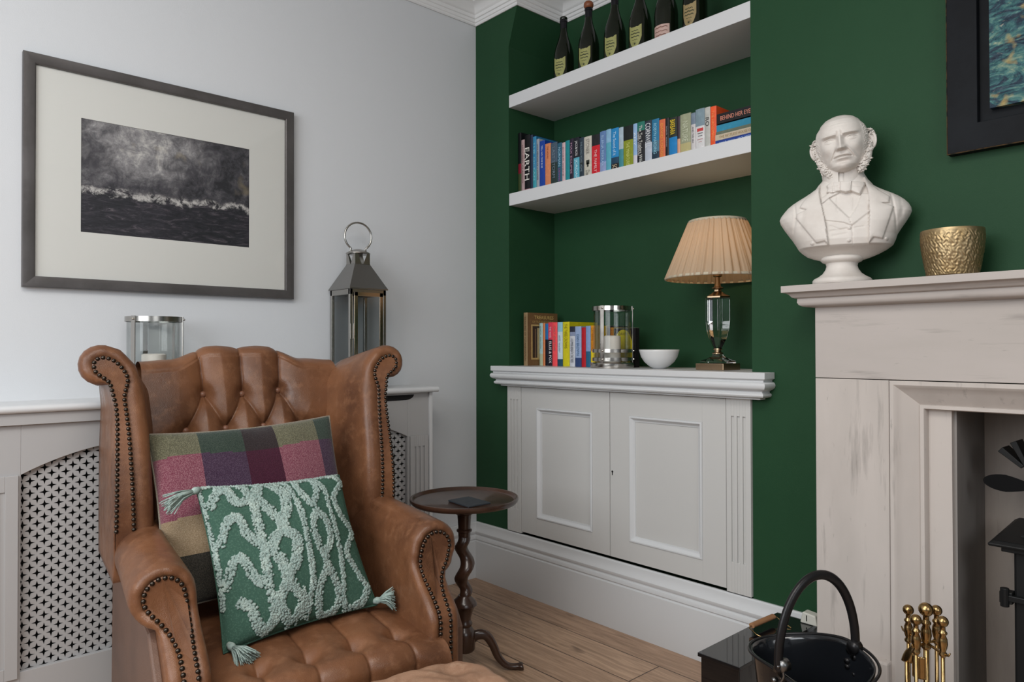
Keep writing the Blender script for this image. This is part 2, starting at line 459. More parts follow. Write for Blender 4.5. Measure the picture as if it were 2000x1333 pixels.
# bolection moulding round the opening, mitred
bp2 = [(.0018, YF+.02), (.0018, YF-.003), (.004, YF-.006), (.013, YF-.006), (.017, YF-.003), (.021, YF+.002), (.035, YF+.013), (.055, YF+.028), (.066, YF+.037), (.067, YF+.032), (.076, YF+.032), (.078, YF+.036), (.080, YF+.055), (.080, -.002)]
fr = lambda a, b, h: (a, h, b)
MB().sweep([(1.9355, .0), (1.9355, 1.0118), (2.9245, 1.0118), (2.9245, .0)], bp2, side=1, frame=fr).build('opening_moulding', M_stone, fp, angle=30)
for a, b in ((2.013, 2.071), (2.789, 2.847)):
    MB().box(a, b, -.062, -.045, 0, .945).build('slip', M_stone, fp)
MB().box(2.013, 2.847, -.062, -.045, .940, .990).build('slip', M_stoneh, fp)
M_dkstone = mat('dark_limestone', (.27, .25, .235), .6, var=[(3, (.15, .135, .125), .4, .75, (1, 1, .3))])  # darker limestone with still darker patches drawn out vertically
M_stoned = mat('recess_limestone', (.40, .345, .305), .65, var=[(9, (.30, .25, .22), .45, .75, (1, 1, .2)), (40, (.24, .20, .17), .6, .8, (1, 1, .12))])
MB().prism([(2.071, -.046), (2.078, -.046), (2.052, .30), (2.04, .30)], .0, .99, 'z').build('recess_cheek', M_dkstone, fp)
MB().prism([(2.789, -.046), (2.782, -.046), (2.808, .30), (2.82, .30)], .0, .99, 'z').build('recess_cheek', M_dkstone, fp)
MB().box(2.04, 2.82, .30, .32, 0, .99).build('recess_back', M_stoned, fp)
MB().box(2.04, 2.82, -.05, .30, .97, .99).build('recess_top', M_dkstone, fp)
MB().box(1.72, 3.14, -.50, .30, .0, .022).build('hearth', M_stone, fp, bevel=.003)

# ------------------------------------------------------------------ stove inside
st = thing('wood_stove', 'black cast iron wood stove standing inside the stone fireplace', 'stove', (2.43, .05, .022))
MB().box(2.206, 2.654, -.06, .22, .10, .588).build('body', M_iron, st, bevel=.006)
w = MB()
w.loft([[(2.162, -.10, .600), (2.698, -.10, .600), (2.715, .245, .600), (2.141, .245, .600)],
        [(2.160, -.102, .606), (2.70, -.102, .606), (2.717, .247, .606), (2.139, .247, .606)],
        [(2.172, -.092, .615), (2.688, -.092, .615), (2.703, .237, .615), (2.153, .237, .615)]])
w.box(2.184, 2.676, -.08, .235, .586, .601)
w.build('top_plate', M_iron, st, bevel=.002)
MB().tube([(2.212, -.01, .6155), (2.40, -.03, .6155)], .004, 8).build('air_slot', M_gap, st)
w = MB().box(2.178, 2.206, -.075, -.045, .455, .485); w.tube([(2.19, -.075, .448), (2.19, -.075, .495)], .010, 12); w.box(2.19, 2.24, -.078, -.062, .463, .478)
w.build('door_hinge', M_iron, st, bevel=.002)
MB().box(2.24, 2.62, -.072, -.058, .17, .53).build('stove_door', M_iron, st, bevel=.004)
MB().box(2.28, 2.58, -.0745, -.071, .24, .48).build('door_glass', M_gloss, st)
w = MB()
for x in (2.22, 2.64):
    for y in (-.04, .19): MB().lathe([(.02, .0225), (.016, .05), (.02, .10)], x, y, 0, 10).build('foot', M_iron, st)
MB().lathe([(.065, .615), (.065, .97)], 2.43, .15, 0, 24).build('flue_pipe', M_iron, st, smooth=False, angle=40)

fn = thing('stove_fan', 'black heat-powered fan with broad rounded blades on top of the stove', 'fan', (2.235, .06, .615))
MB().box(2.212, 2.262, .035, .09, .615, .635).build('fan_base', M_iron, fn, bevel=.003)
MB().box(2.222, 2.252, .05, .075, .634, .79).build('fan_stem', M_iron, fn, bevel=.003)
w = MB()
for k in range(5):
    a = radians(62-14*k); x = 2.222; z = .775
    dx, dz = -cos(a), sin(a)
    dx, dz = (-sin(radians(50-25*k))), cos(radians(50-25*k))
    p = Vector((x+dx*.02, 0, z+dz*.02)); q = Vector((x+dx*.085, 0, z+dz*.085)); n_ = Vector((-dz, 0, dx))*.005
    w.prism([(p.x+n_.x, p.z+n_.z), (q.x+n_.x*1.6, q.z+n_.z*1.6), (q.x-n_.x*1.6, q.z-n_.z*1.6), (p.x-n_.x, p.z-n_.z)], .03, .095, 'y')
w.build('cooling_fins', M_iron, fn, bevel=.0015)
def blade(sgn, nm='fan_blade'):
    w = MB(); pts = []
    for k in range(28):
        a = 2*pi*k/28
        r = .052; ex = 1.0
        X = -.066+.052*cos(a)*(1 if cos(a) < 0 else 1.25); Z = (.0225*sin(a))*(1 - .45*max(0, cos(a)))
        pts.append((2.236+sgn*X, .741+sgn*(Z-.06*(X+.06)*.6)))
    w.prism(pts, .028, .0295, 'y'); w.build(nm, mat('matt_black_blade', (.004, .004, .0045), .7, spec=.15), fn)
blade(1); blade(-1)
MB().tube([(2.236, .022, .741), (2.236, .055, .741)], .012, 16).build('fan_hub', M_iron, fn, angle=40)

# ------------------------------------------------------------------ radiator cover
rc = thing('radiator_cover', 'white radiator cover with arched star-pierced grilles and fluted posts on the left wall', 'radiator cover', (.1, -1.2, 0))
XF = .20; Y0, Y1 = -2.12, -.415
w = MB()
YP = [(-1.868, -1.255), (-1.145, -.532)]   # grille openings
zt = .9155; zb = .165
for a, b in ((Y0, YP[0][0]), (YP[0][1], YP[1][0]), (YP[1][1], Y1)):
    w.box(XF-.018, XF, a, b, 0.0, zt)
def arch_top(y, a, b):
    u = (2*y-a-b)/(b-a); return .735+.075*(1-u*u)
for a, b in YP:
    w.box(XF-.018, XF, a, b, 0, zb)
    n = 24; ys = [a+(b-a)*k/n for k in range(n+1)]
    poly = [(y, arch_top(y, a, b)) for y in ys]+[(b, zt), (a, zt)]
    w.prism(poly, XF-.018, XF, 'x')
w.box(0.0285, XF-.018, Y1-.018, Y1, 0, zt)
w.box(0.0285, XF-.018, Y0, Y0+.018, 0, zt)
w.build('front_frame', M_grey, rc, bevel=.0012)
# fluted posts as thin applied boards
for a, b in ((-2.03, -1.875), (-.522, -.432), (-1.246, -1.154)):
    q = MB(); mid = (a+b)/2; ww = b-a; hw = ww*.055; z0_, z1_, g0, g1 = .150, .735, .185, .69
    nfl = 3; cs = [mid+(k-1)*ww*.24 for k in range(3)]; e = [a]
    for y in cs: e += [y-hw, y+hw]
    e.append(b)
    q.box(XF, XF+.003, a, b, z0_, z1_)
    for k in range(0, len(e)-1, 2): q.box(XF+.003, XF+.008, e[k], e[k+1], z0_, z1_)
    for y in cs:
        q.box(XF+.003, XF+.008, y-hw, y+hw, z0_, g0); q.box(XF+.003, XF+.008, y-hw, y+hw, g1, z1_)
    q.build('fluted_post', M_grey, rc, bevel=.001)
MB().box(XF-.005, XF+.010, Y1-.012, Y1+.004, 0, zt).build('end_strip', M_trim, rc, bevel=.002)
# shelf with rounded nose
w = MB(); R_ = .0115; zc = .927
pr = [(.0, zc-R_), (.222, zc-R_)]+[(.222+R_*sin(a), zc-R_*cos(a)) for a in np.linspace(.2, pi-.2, 8)]+[(.222, zc+R_), (0, zc+R_)]
w.prism(pr, Y0-.02, Y1+.022, 'y')
w.build('top_shelf', M_trim, rc, angle=50)
MB().box(XF, XF+.016, Y0, -.93, .881, .915).build('apron', M_grey, rc, bevel=.001)
# air slot under the shelf near its right end
q = MB(); n = 14
poly = [(-.86, .908), (-.50, .908)]+[(-.50-.045*(1-cos(a)), .908-.022*sin(a)) for a in np.linspace(.2, pi/2, 8)]+[(-.815-.045*cos(a), .886+.022*(1-sin(a))) for a in np.linspace(pi/2, .2, 8)]
q.prism(poly, XF-.002, XF+.0006, 'x'); q.build('air_slot', M_gap, rc)
# pierced grilles: real four-pointed holes
P_ = .0365
for a, b in YP:
    g = MB(); x = XF-.020
    i0, i1 = int((a)/P_)-1, int((b)/P_)+1
    for jj in range(int(.13/P_)*2-1, int(.84/P_)*2+2):
        zc_ = jj*P_/2
        for ii in range(i0, i1+1):
            yc = ii*P_+(P_/2 if jj % 2 else 0)
            if yc < a-.01 or yc > b+.01: continue
            if zc_ > arch_top(min(max(yc, a), b), a, b)+.022: continue
            h = P_/2
            ti, wi = .0140, .0031
            ou = [(h, 0), (h/2, h/2), (0, h), (-h/2, h/2), (-h, 0), (-h/2, -h/2), (0, -h), (h/2, -h/2)]
            inn = [(ti, 0), (wi, wi), (0, ti), (-wi, wi), (-ti, 0), (-wi, -wi), (0, -ti), (wi, -wi)]
            vs = [(x, yc+p, zc_+q_) for p, q_ in ou]+[(x, yc+p, zc_+q_) for p, q_ in inn]
            g.add(vs, [(k, (k+1) % 8, 8+(k+1) % 8, 8+k) for k in range(8)])
    go = g.build('grille', M_grey, rc)
    sm = go.modifiers.new('s', 'SOLIDIFY'); sm.thickness = .003; sm.offset = 0
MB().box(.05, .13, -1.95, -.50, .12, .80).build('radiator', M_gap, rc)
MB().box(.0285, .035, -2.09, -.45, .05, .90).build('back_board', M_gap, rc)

# ------------------------------------------------------------------ books
def book(x0, x1, y0, dep, z0, h, col, segs, title, tcol, label, group, tr=(.12, .72), tw=.62, second=None, lean=0, stripe=None):
    xc = (x0+x1)/2; t = thing('book', label, 'book', (xc, y0+dep/2, z0), 0, group)
    if lean:
        t.rotation_euler = (0, lean, 0)
        MWk = Matrix.Translation((xc, y0+dep/2, z0))
        MW[t.name] = MWk
    g = .0004; a, b = x0+g, x1-g
    mats = [flat(col)]; w = MB(); bt = min(.0022, (b-a)*.18)
    w.box(a, a+bt, y0, y0+dep, z0, z0+h); w.box(b-bt, b, y0, y0+dep, z0, z0+h)
    cur = [(0, 1, col)] if not segs else segs
    for f0, f1, c in cur:
        if c not in [m_[0] for m_ in [(c_, 0) for c_ in []]]:
            mats.append(flat(c))
        mi = len(mats)-1
        zt, zb_ = z0+h*(1-f0), z0+h*(1-f1)
        # gently rounded spine
        n = 5; xs = [a+(b-a)*k/n for k in range(n+1)]
        bow = [.0022*(1-(2*k/n-1)**2) for k in range(n+1)]
        poly = [(xs[k], y0-bow[k]) for k in range(n+1)]+[(b, y0+.002), (a, y0+.002)]
        w.prism(poly, zb_, zt, 'z', mi)
    if stripe:
        for (xf0, xf1, f0, f1, c) in stripe:
            mats.append(flat(c)); w.box(a+(b-a)*xf0, a+(b-a)*xf1, y0-.0028, y0+.001, z0+h*(1-f1), z0+h*(1-f0), len(mats)-1)
    w.build('cover', mats, t)
    MB().box(a+bt, b-bt, y0+.002, y0+dep-.004, z0+.003, z0+h-.003).build('page_block', M_page, t)
    if title:
        f0, f1 = tr
        cz = z0+h*(1-(f0+f1)/2); ln = h*(f1-f0); wd = (b-a)*tw
        M = Matrix(((0, 1, 0, (a+b)/2), (0, 0, -1, y0-.0031), (-1, 0, 0, cz), (0, 0, 0, 1)))
        text_part('spine_title', title, flat(tcol), t, M, w=ln, h=wd)
    if second:
        txt, s0, s1, c2, xo, wf = second
        cz = z0+h*(1-(s0+s1)/2)
        M = Matrix(((0, 1, 0, (a+b)/2+(b-a)*xo), (0, 0, -1, y0-.0031), (-1, 0, 0, cz), (0, 0, 0, 1)))
        text_part('spine_author', txt, flat(c2), t, M, w=h*(s1-s0), h=(b-a)*wf)
    return t

G1 = 'books on the lower floating shelf'
K, W_ = (14, 14, 18), (206, 204, 204)
ZS = 1.816
U = [
 (.2445, .2668, 2.105, K, [(0, .5, K), (.5, .66, (120, 20, 40)), (.66, 1, (60, 70, 40))], None, W_, 'tall thin black book against the alcove side, first on the lower floating shelf', .17, None),
 (.2668, .2894, 2.068, (176, 150, 150), None, 'MODERN CLASSICS', (110, 80, 80), 'pale pinkish book standing left of the black EARTH book', .15, None),
 (.2894, .3272, 2.084, K, [(0, .93, K), (.93, 1, (176, 120, 130))], 'EARTH', (225, 222, 215), 'thick black hardback with EARTH in large white capitals on the spine', .17, None),
 (.3272, .3442, 2.078, (30, 42, 66), None, None, W_, 'narrow navy book directly right of the black EARTH book', .17, None),
 (.3442, .3677, 2.066, (38, 110, 150), [(0, .6, (48, 128, 170)), (.6, 1, (60, 150, 165))], 'THE OCEAN', (140, 200, 215), 'teal blue book between navy and pale grey spines near the left end', .15, None),
 (.3677, .3877, 2.050, (150, 156, 165), None, 'WAR MEMOIRS OF A SOLDIER', (60, 66, 90), 'pale grey book with small dark lettering left of the royal blue one', .14, None),
 (.3877, .4239, 2.036, (20, 62, 150), None, 'TELL NO ONE ELSE', (190, 205, 235), 'royal blue book with white capitals left of the peach one', .14, None),
 (.4239, .4594, 2.016, (205, 128, 88), None, 'THE HOURS', (150, 70, 40), 'peach orange book right of the royal blue spine', .13, None),
 (.4594, .5007, 2.012, (40, 58, 66), [(0, .45, (66, 84, 100)), (.45, 1, (34, 52, 50))], 'LAST STORM', (110, 125, 140), 'slate grey and green book right of the peach spine', .13, None),
 (.5007, .5288, 2.003, (24, 70, 88), [(0, .9, (40, 90, 112)), (.9, 1, (14, 34, 38))], 'NORMAN', (150, 190, 215), 'dark teal book with pale blue capitals over purple lettering', .12, ('LEWIS', .6, .9, (150, 60, 130), 0, .4)),
 (.5288, .5489, 1.999, (196, 168, 172), None, 'small wars', (130, 90, 100), 'narrow pale pink book left of the bright turquoise one', .12, None),
 (.5489, .5748, 2.003, (22, 128, 136), None, None, W_, 'plain bright turquoise book right of the narrow pink spine', .12, None),
 (.5748, .5975, 2.006, (34, 24, 44), None, 'MAX ECLIPSE', (190, 150, 175), 'narrow dark purple book with pinkish lettering right of turquoise', .12, None),
 (.5975, .6317, 2.005, (16, 20, 30), [(0, .46, (16, 20, 30)), (.46, 1, (84, 160, 180))], 'JACOB ROSS', (215, 215, 215), 'book with black upper and light blue lower half of the spine', .12, ('JORDAN', .5, .95, (200, 230, 240), 0, .5)),
 (.6317, .6581, 1.998, (38, 52, 64), None, 'THE LONG ROAD HOME', (120, 140, 150), 'dark slate book left of the cream one with black tree', .12, None),
 (.6581, .7014, 1.995, (190, 184, 168), [(0, .6, (192, 188, 176)), (.6, .80, (190, 186, 172)), (.80, 1, (190, 186, 172))], 'STONER', (130, 126, 118), 'cream book with a small black tree on the spine', .12, ('Dawn', .80, .97, (120, 116, 110), 0, .5)),
 (.7014, .7465, 1.993, (190, 20, 34), [(0, .26, (26, 26, 30)), (.26, 1, (196, 26, 40))], 'THE FAMILY', (232, 190, 190), 'bright red book with a black top band', .12, None),
 (.7465, .7797, 1.998, (96, 124, 170), [(0, .7, (92, 122, 168)), (.7, 1, (136, 150, 190))], 'ELENA FERRAR', (160, 190, 220), 'lavender blue book right of the red and black spine', .12, None),
 (.7797, .8070, 1.999, (104, 162, 190), [(0, .3, (128, 170, 200)), (.3, 1, (84, 160, 180))], None, W_, 'plain pale sky blue book between lavender and bright blue spines', .12, None),
 (.8070, .8471, 1.996, (24, 118, 176), [(0, .66, (30, 128, 186)), (.66, .8, (26, 60, 84)), (.8, 1, (24, 22, 24))], 'The Sound of it', (190, 220, 240), 'bright blue book with a black foot bearing pale letters', .12, ('SOS', .82, .98, (210, 190, 160), 0, .55)),
 (.8471, .8709, 1.992, (150, 170, 178), [(0, .5, (160, 178, 190)), (.5, 1, (60, 130, 140))], None, W_, 'narrow pale grey and teal book left of the olive green one', .12, None),
 (.8709, .9200, 1.990, (118, 128, 30), [(0, .33, (18, 24, 22)), (.33, 1, (128, 138, 34))], 'THE MINIATURIST', (200, 206, 120), 'wide olive green book with a black top third', .12, None),
 (.9200, .9403, 1.990, (150, 176, 205), [(0, .72, (140, 172, 208)), (.72, 1, (200, 196, 204))], 'AMY', (225, 232, 240), 'narrow pale blue and white book right of the olive spine', .12, None),
 (.9403, .9778, 1.991, (22, 22, 28), [(0, .2, (34, 110, 96)), (.2, 1, (20, 20, 26))], 'The Tea Traders Wife', (210, 210, 205), 'black book with a green top corner and white handwritten title', .12, None),
 (.9778, 1.011, 1.987, (120, 130, 145), [(0, .10, (40, 48, 60)), (.10, .5, (44, 52, 66)), (.5, 1, (178, 184, 196))], 'CORNWELL', (225, 228, 232), 'dark to pale grey book lettered CORNWELL in tall capitals', .12, None),
 (1.011, 1.0459, 1.985, (36, 104, 142), [(0, .5, (38, 112, 150)), (.5, .75, (70, 110, 130)), (.75, 1, (24, 48, 66))], 'ROBYN HARDING', (150, 200, 220), 'ocean blue book directly right of the CORNWELL spine', .12, None),
 (1.0459, 1.0744, 1.976, (206, 104, 66), None, 'DAVID LODGE', (225, 160, 70), 'salmon orange book right of the ocean blue spine', .12, None),
 (1.0744, 1.0908, 1.976, (20, 20, 24), None, 'black water', (150, 150, 155), 'narrow black book right of the salmon orange one', .12, None),
 (1.0908, 1.1277, 1.972, (40, 60, 50), [(0, .48, (32, 40, 34)), (.48, 1, (26, 120, 180))], 'BARBARA', (226, 196, 50), 'book with dark yellow-lettered top and bright blue bottom half', .12, None),
 (1.1277, 1.1413, 1.969, (120, 80, 84), [(0, .55, (48, 34, 44)), (.55, 1, (205, 150, 120))], None, W_, 'very narrow plum and flesh coloured book left of the wide sage one', .12, None),
 (1.1413, 1.1883, 1.972, (150, 150, 118), [(0, .7, (146, 150, 124)), (.7, 1, (176, 166, 118))], 'NATURE', (196, 200, 176), 'wide sage green and straw coloured book with pale lettering', .12, None),
 (1.1883, 1.2081, 1.967, (190, 188, 186), [(0, .28, (110, 124, 140)), (.28, 1, (196, 192, 192))], 'AND THE SEA', (60, 60, 66), 'narrow white book with grey top and small black words', .12, None),
 (1.2081, 1.2469, 1.975, (200, 198, 196), [(0, .40, (120, 140, 150)), (.40, 1, (206, 204, 204))], None, W_, 'white book with misty grey top and small red lines of text', .12, None),
 (1.2469, 1.2703, 1.973, (176, 176, 170), None, 'RO', (30, 30, 34), 'pale grey book with black letters RO beside the orange-red one', .12, None),
 (1.2703, 1.2954, 1.970, (226, 84, 40), None, 'THE HANDMAID', (240, 150, 90), 'bright orange-red book, last upright one before the flat stack', .12, None),
]
TR = {'EARTH': ((.22, .78), .80), 'CORNWELL': ((.06, .62), .74), 'RO': ((.24, .44), .62), 'TELL NO ONE ELSE': ((.10, .56), .28), 'THE HOURS': ((.06, .34), .25),
      'STONER': ((.06, .42), .45), 'THE FAMILY': ((.36, .88), .34), 'JACOB ROSS': ((.08, .42), .5), 'BARBARA': ((.06, .42), .6), 'AND THE SEA': ((.34, .74), .30),
      'NATURE': ((.18, .66), .5), 'The Tea Traders Wife': ((.08, .92), .42), 'THE MINIATURIST': ((.38, .96), .34), 'The Sound of it': ((.08, .62), .40),
      'NORMAN': ((.10, .55), .5), 'black water': ((.2, .7), .35), 'AMY': ((.2, .5), .5), 'DAVID LODGE': ((.10, .90), .4)}
for (x0, x1, zt, c, segs, ti, tc, lab, dep, sec) in U:
    tr, tw = TR.get(ti, ((.10, .80), .42))
    kw = {}
    if 'tree' in lab: kw['stripe'] = [(.42, .62, .62, .72, (40, 44, 36)), (.32, .72, .56, .66, (40, 44, 36))]
    if 'green top corner' in lab: kw['second'] = ('HARRIET WARRENDER', .22, .76, (200, 200, 200), -.30, .18)
    if 'small red lines' in lab: kw['stripe'] = [(.2, .85, .45, .52, (190, 60, 60)), (.25, .8, .56, .575, (80, 80, 84)), (.3, .75, .62, .635, (80, 80, 84)), (.2, .8, .70, .712, (170, 110, 110)), (.35, .7, .76, .77, (170, 110, 110))]
    book(x0, x1, .055, dep, ZS+.0004, zt-ZS, c, segs, ti, tc, lab, G1, tr, tw, kw.get('second', sec), stripe=kw.get('stripe'))

# flat stack at the right end of the shelf (spines forward)
def flat_book(x0, x1, y0, dep, z0, th, col, spine, txt, tcol, label, tilt=0, tr=(.1, .9)):
    t = thing('book', label, 'book', (x0, y0, z0), 0, 'books lying flat at the right end of the lower floating shelf')
    w = MB(); e = .0004
    w.box(x0, x1, y0, y0+dep, z0+e, z0+.0018); w.box(x0, x1, y0, y0+dep, z0+th-.0018, z0+th-e)
    w.box(x0, x1, y0-.001, y0+.002, z0+e, z0+th-e, 1)
    w.build('cover', [flat(col), flat(spine)], t)
    MB().box(x0+.003, x1-.003, y0+.002, y0+dep-.004, z0+.002, z0+th-.002).build('page_block', M_page, t)
    if txt:
        a, b = x0+(x1-x0)*tr[0], x0+(x1-x0)*tr[1]
        M = Matrix(((1, 0, 0, (a+b)/2), (0, 0, -1, y0-.0014), (0, 1, 0, z0+th/2), (0, 0, 0, 1)))
        text_part('spine_title', txt, flat(tcol), t, M, w=b-a, h=th*.42)
    if tilt: t.rotation_euler = (0, tilt, 0)
    return t
z = ZS
flat_book(1.3000, 1.4580, .040, .125, z, .022, (22, 44, 110), (26, 56, 130), 'sarah spire   JAY MEN', (170, 195, 235), 'navy blue paperback at the bottom of the flat stack'); z += .0222
flat_book(1.2985, 1.4580, .042, .125, z, .021, (190, 180, 160), (186, 172, 150), 'THE RESTLESS HOUSE OF', (140, 116, 70), 'cream paperback lying on the navy one in the flat stack'); z += .0212
flat_book(1.2980, 1.4580, .046, .120, z, .012, (70, 84, 72), (96, 104, 88), None, W_, 'thin grey green paperback in the middle of the flat stack'); z += .0122
flat_book(1.2985, 1.4575, .050, .120, z, .024, (30, 120, 150), (44, 130, 160), None, W_, 'teal paperback beneath the tilted black book in the flat stack'); z += .0242
flat_book(1.3020, 1.4560, .046, .125, z+.0022, .036, (16, 16, 20), (18, 18, 22), 'BEHIND HER EYES', (214, 140, 120), 'black book lettered BEHIND HER EYES on top of the flat stack', tilt=0)

# ------------------------------------------------------------------ books on the worktop
G2 = 'books on the worktop in the alcove'
ZW = 1.0204
Lw = [
 (.2852, .3127, 1.265, .05, .195, (112, 84, 54), [(0, 1, (140, 116, 84))], 'TREASURES OF TUTANKHAMUN', (90, 62, 40), 'tall brown book with gold titled cover at the left end of the worktop row', (.05, .9), .42, None),
 (.3175, .3400, 1.217, .12, .13, (150, 180, 180), [(0, .72, (160, 192, 192)), (.72, 1, (170, 178, 150))], 'pale sands', (110, 140, 130), 'pale mint and cream paperback right of the tall brown book', (.08, .6), .5, None),
 (.3402, .3560, 1.217, .12, .13, (196, 110, 62), [(0, 1, (200, 120, 74))], None, W_, 'narrow orange paperback beside the pale mint one', (.1, .5), .4, None),
 (.3562, .3800, 1.214, .12, .13, (18, 26, 44), [(0, .38, (40, 110, 170)), (.38, 1, (16, 22, 36))], None, W_, 'dark navy paperback with bright blue upper spine', (.1, .5), .4, None),
 (.3805, .4117, 1.2187, .115, .13, (210, 50, 74), [(0, .40, (214, 60, 84)), (.40, 1, (34, 22, 34))], 'THE WIVES', (235, 200, 210), 'pink topped black paperback with white capitals', (.10, .36), .4, ('ELLIS & FOX', .44, .94, (230, 228, 228), 0, .5)),
 (.4216, .4536, 1.2173, .10, .13, (236, 78, 84), None, 'ONLY ONE PINK', (140, 112, 108), 'coral red paperback with grey lettering', (.08, .66), .34, None),
 (.4542, .4868, 1.2175, .10, .13, (150, 190, 205), [(0, .22, (140, 186, 206)), (.22, .84, (190, 206, 216)), (.84, 1, (28, 70, 92))], 'still water', (120, 150, 175), 'pale blue and white paperback with a dark teal foot', (.3, .7), .34, None),
 (.4876, .5290, 1.2175, .10, .185, (198, 186, 22), [(0, 1, (204, 192, 28))], 'THE THREE CROWNS', (130, 116, 20), 'large bright yellow book standing taller than its right hand neighbours', (.05, .6), .40, None),
 (.5482, .5799, 1.1954, .08, .13, (180, 184, 196), [(0, .14, (40, 44, 60)), (.14, .24, (130, 140, 165)), (.24, 1, (196, 198, 204))], 'A SUMMER BENEATH THE TREES', (70, 76, 90), 'white paperback with dark top and small grey words, right of the yellow book', (.3, .9), .5, None),
 (.5803, .6173, 1.1945, .08, .13, (140, 160, 196), [(0, .78, (146, 166, 200)), (.78, 1, (46, 66, 110))], 'DAN BROWN', (56, 96, 130), 'lilac blue paperback lettered with large blue capitals', (.20, .72), .40, None),
 (.6177, .6424, 1.1894, .08, .13, (170, 18, 30), [(0, 1, (178, 22, 36))], None, W_, 'plain dark red paperback between two lilac blue ones', (.1, .5), .4, None),
 (.6428, .6700, 1.1953, .08, .13, (120, 146, 190), [(0, .62, (130, 156, 200)), (.62, 1, (34, 96, 130))], None, W_, 'lilac and petrol blue paperback right of the dark red one', (.1, .5), .4, None),
 (.6704, .6956, 1.1968, .08, .13, (220, 180, 20), [(0, .62, (220, 150, 30)), (.62, 1, (222, 196, 30))], 'CATHERINE COOKS', (150, 60, 20), 'golden yellow paperback half behind the metal banded hurricane lantern', (.06, .6), .5, None),
 (.6990, .7170, 1.1956, .152, .12, (40, 32, 30), None, None, W_, 'dark brown paperback behind the left side of the glass lantern', (.1, .5), .4, None),
 (.7174, .7360, 1.1884, .152, .12, (190, 170, 24), [(0, .5, (206, 140, 40)), (.5, 1, (190, 176, 30))], 'LOUISE', (170, 40, 40), 'orange and yellow paperback seen through the glass lantern', (.06, .5), .5, None),
]
for (x0, x1, zt, y0, dep, c, segs, ti, tc, lab, tr, tw, sec) in Lw:
    b_ = book(x0, x1, y0, dep, ZW, zt-ZW, c, segs, ti, tc, lab, G2, tr, tw, sec)
    if 'tall brown' in lab:
        # cover face toward the room: gilt title and framed picture
        X = x1-.0003
        M = Matrix(((0, 0, 1, X), (1, 0, 0, y0+.105), (0, 1, 0, zt-.021), (0, 0, 0, 1)))
        text_part('cover_title', 'TREASURES', flat((205, 176, 110)), b_, M, w=.125, h=.016)
        M = Matrix(((0, 0, 1, X), (1, 0, 0, y0+.100), (0, 1, 0, zt-.042), (0, 0, 0, 1)))
        text_part('cover_title', 'OF TUTANKHAMUN', flat((180, 150, 96)), b_, M, w=.14, h=.010)
        w = MB(); w.box(X, X+.0008, y0+.022, y0+.180, ZW+.028, zt-.055, 0); w.box(X+.0006, X+.0012, y0+.030, y0+.172, ZW+.036, zt-.062, 1)
        w.box(X+.001, X+.0017, y0+.060, y0+.086, ZW+.036, zt-.07, 2); w.box(X+.001, X+.0016, y0+.045, y0+.052, ZW+.036, zt-.075, 3)
        w.build('cover_picture', [flat((178, 150, 96)), flat((52, 38, 28)), flat((170, 150, 110)), flat((110, 84, 60))], b_)
# one book facing forward behind the lantern, yellow lozenge on a black cover
t = thing('book', 'black book showing its front cover with a yellow oval, behind the glass lantern', 'book', (.79, .16, ZW), 0, G2)
MB().box(.738, .850, .153, .180, ZW, 1.184).build('cover', flat((26, 22, 26)), t, bevel=.001)
MB().box(.740, .848, .1555, .1775, 1.180, 1.1846).build('page_block', M_page, t)
w = MB(); w.prism([(.786+.050*cos(a), 1.098+.080*sin(a)) for a in np.linspace(0, 2*pi, 32)[:-1]], .1518, .1532, 'y')
w.build('cover_oval', flat((214, 196, 40)), t)
M = Matrix(((1, 0, 0, .786), (0, 0, -1, .1516), (0, 1, 0, 1.160), (0, 0, 0, 1)))
text_part('cover_title', 'DAWN', flat((60, 50, 20)), t, M, w=.046, h=.012)

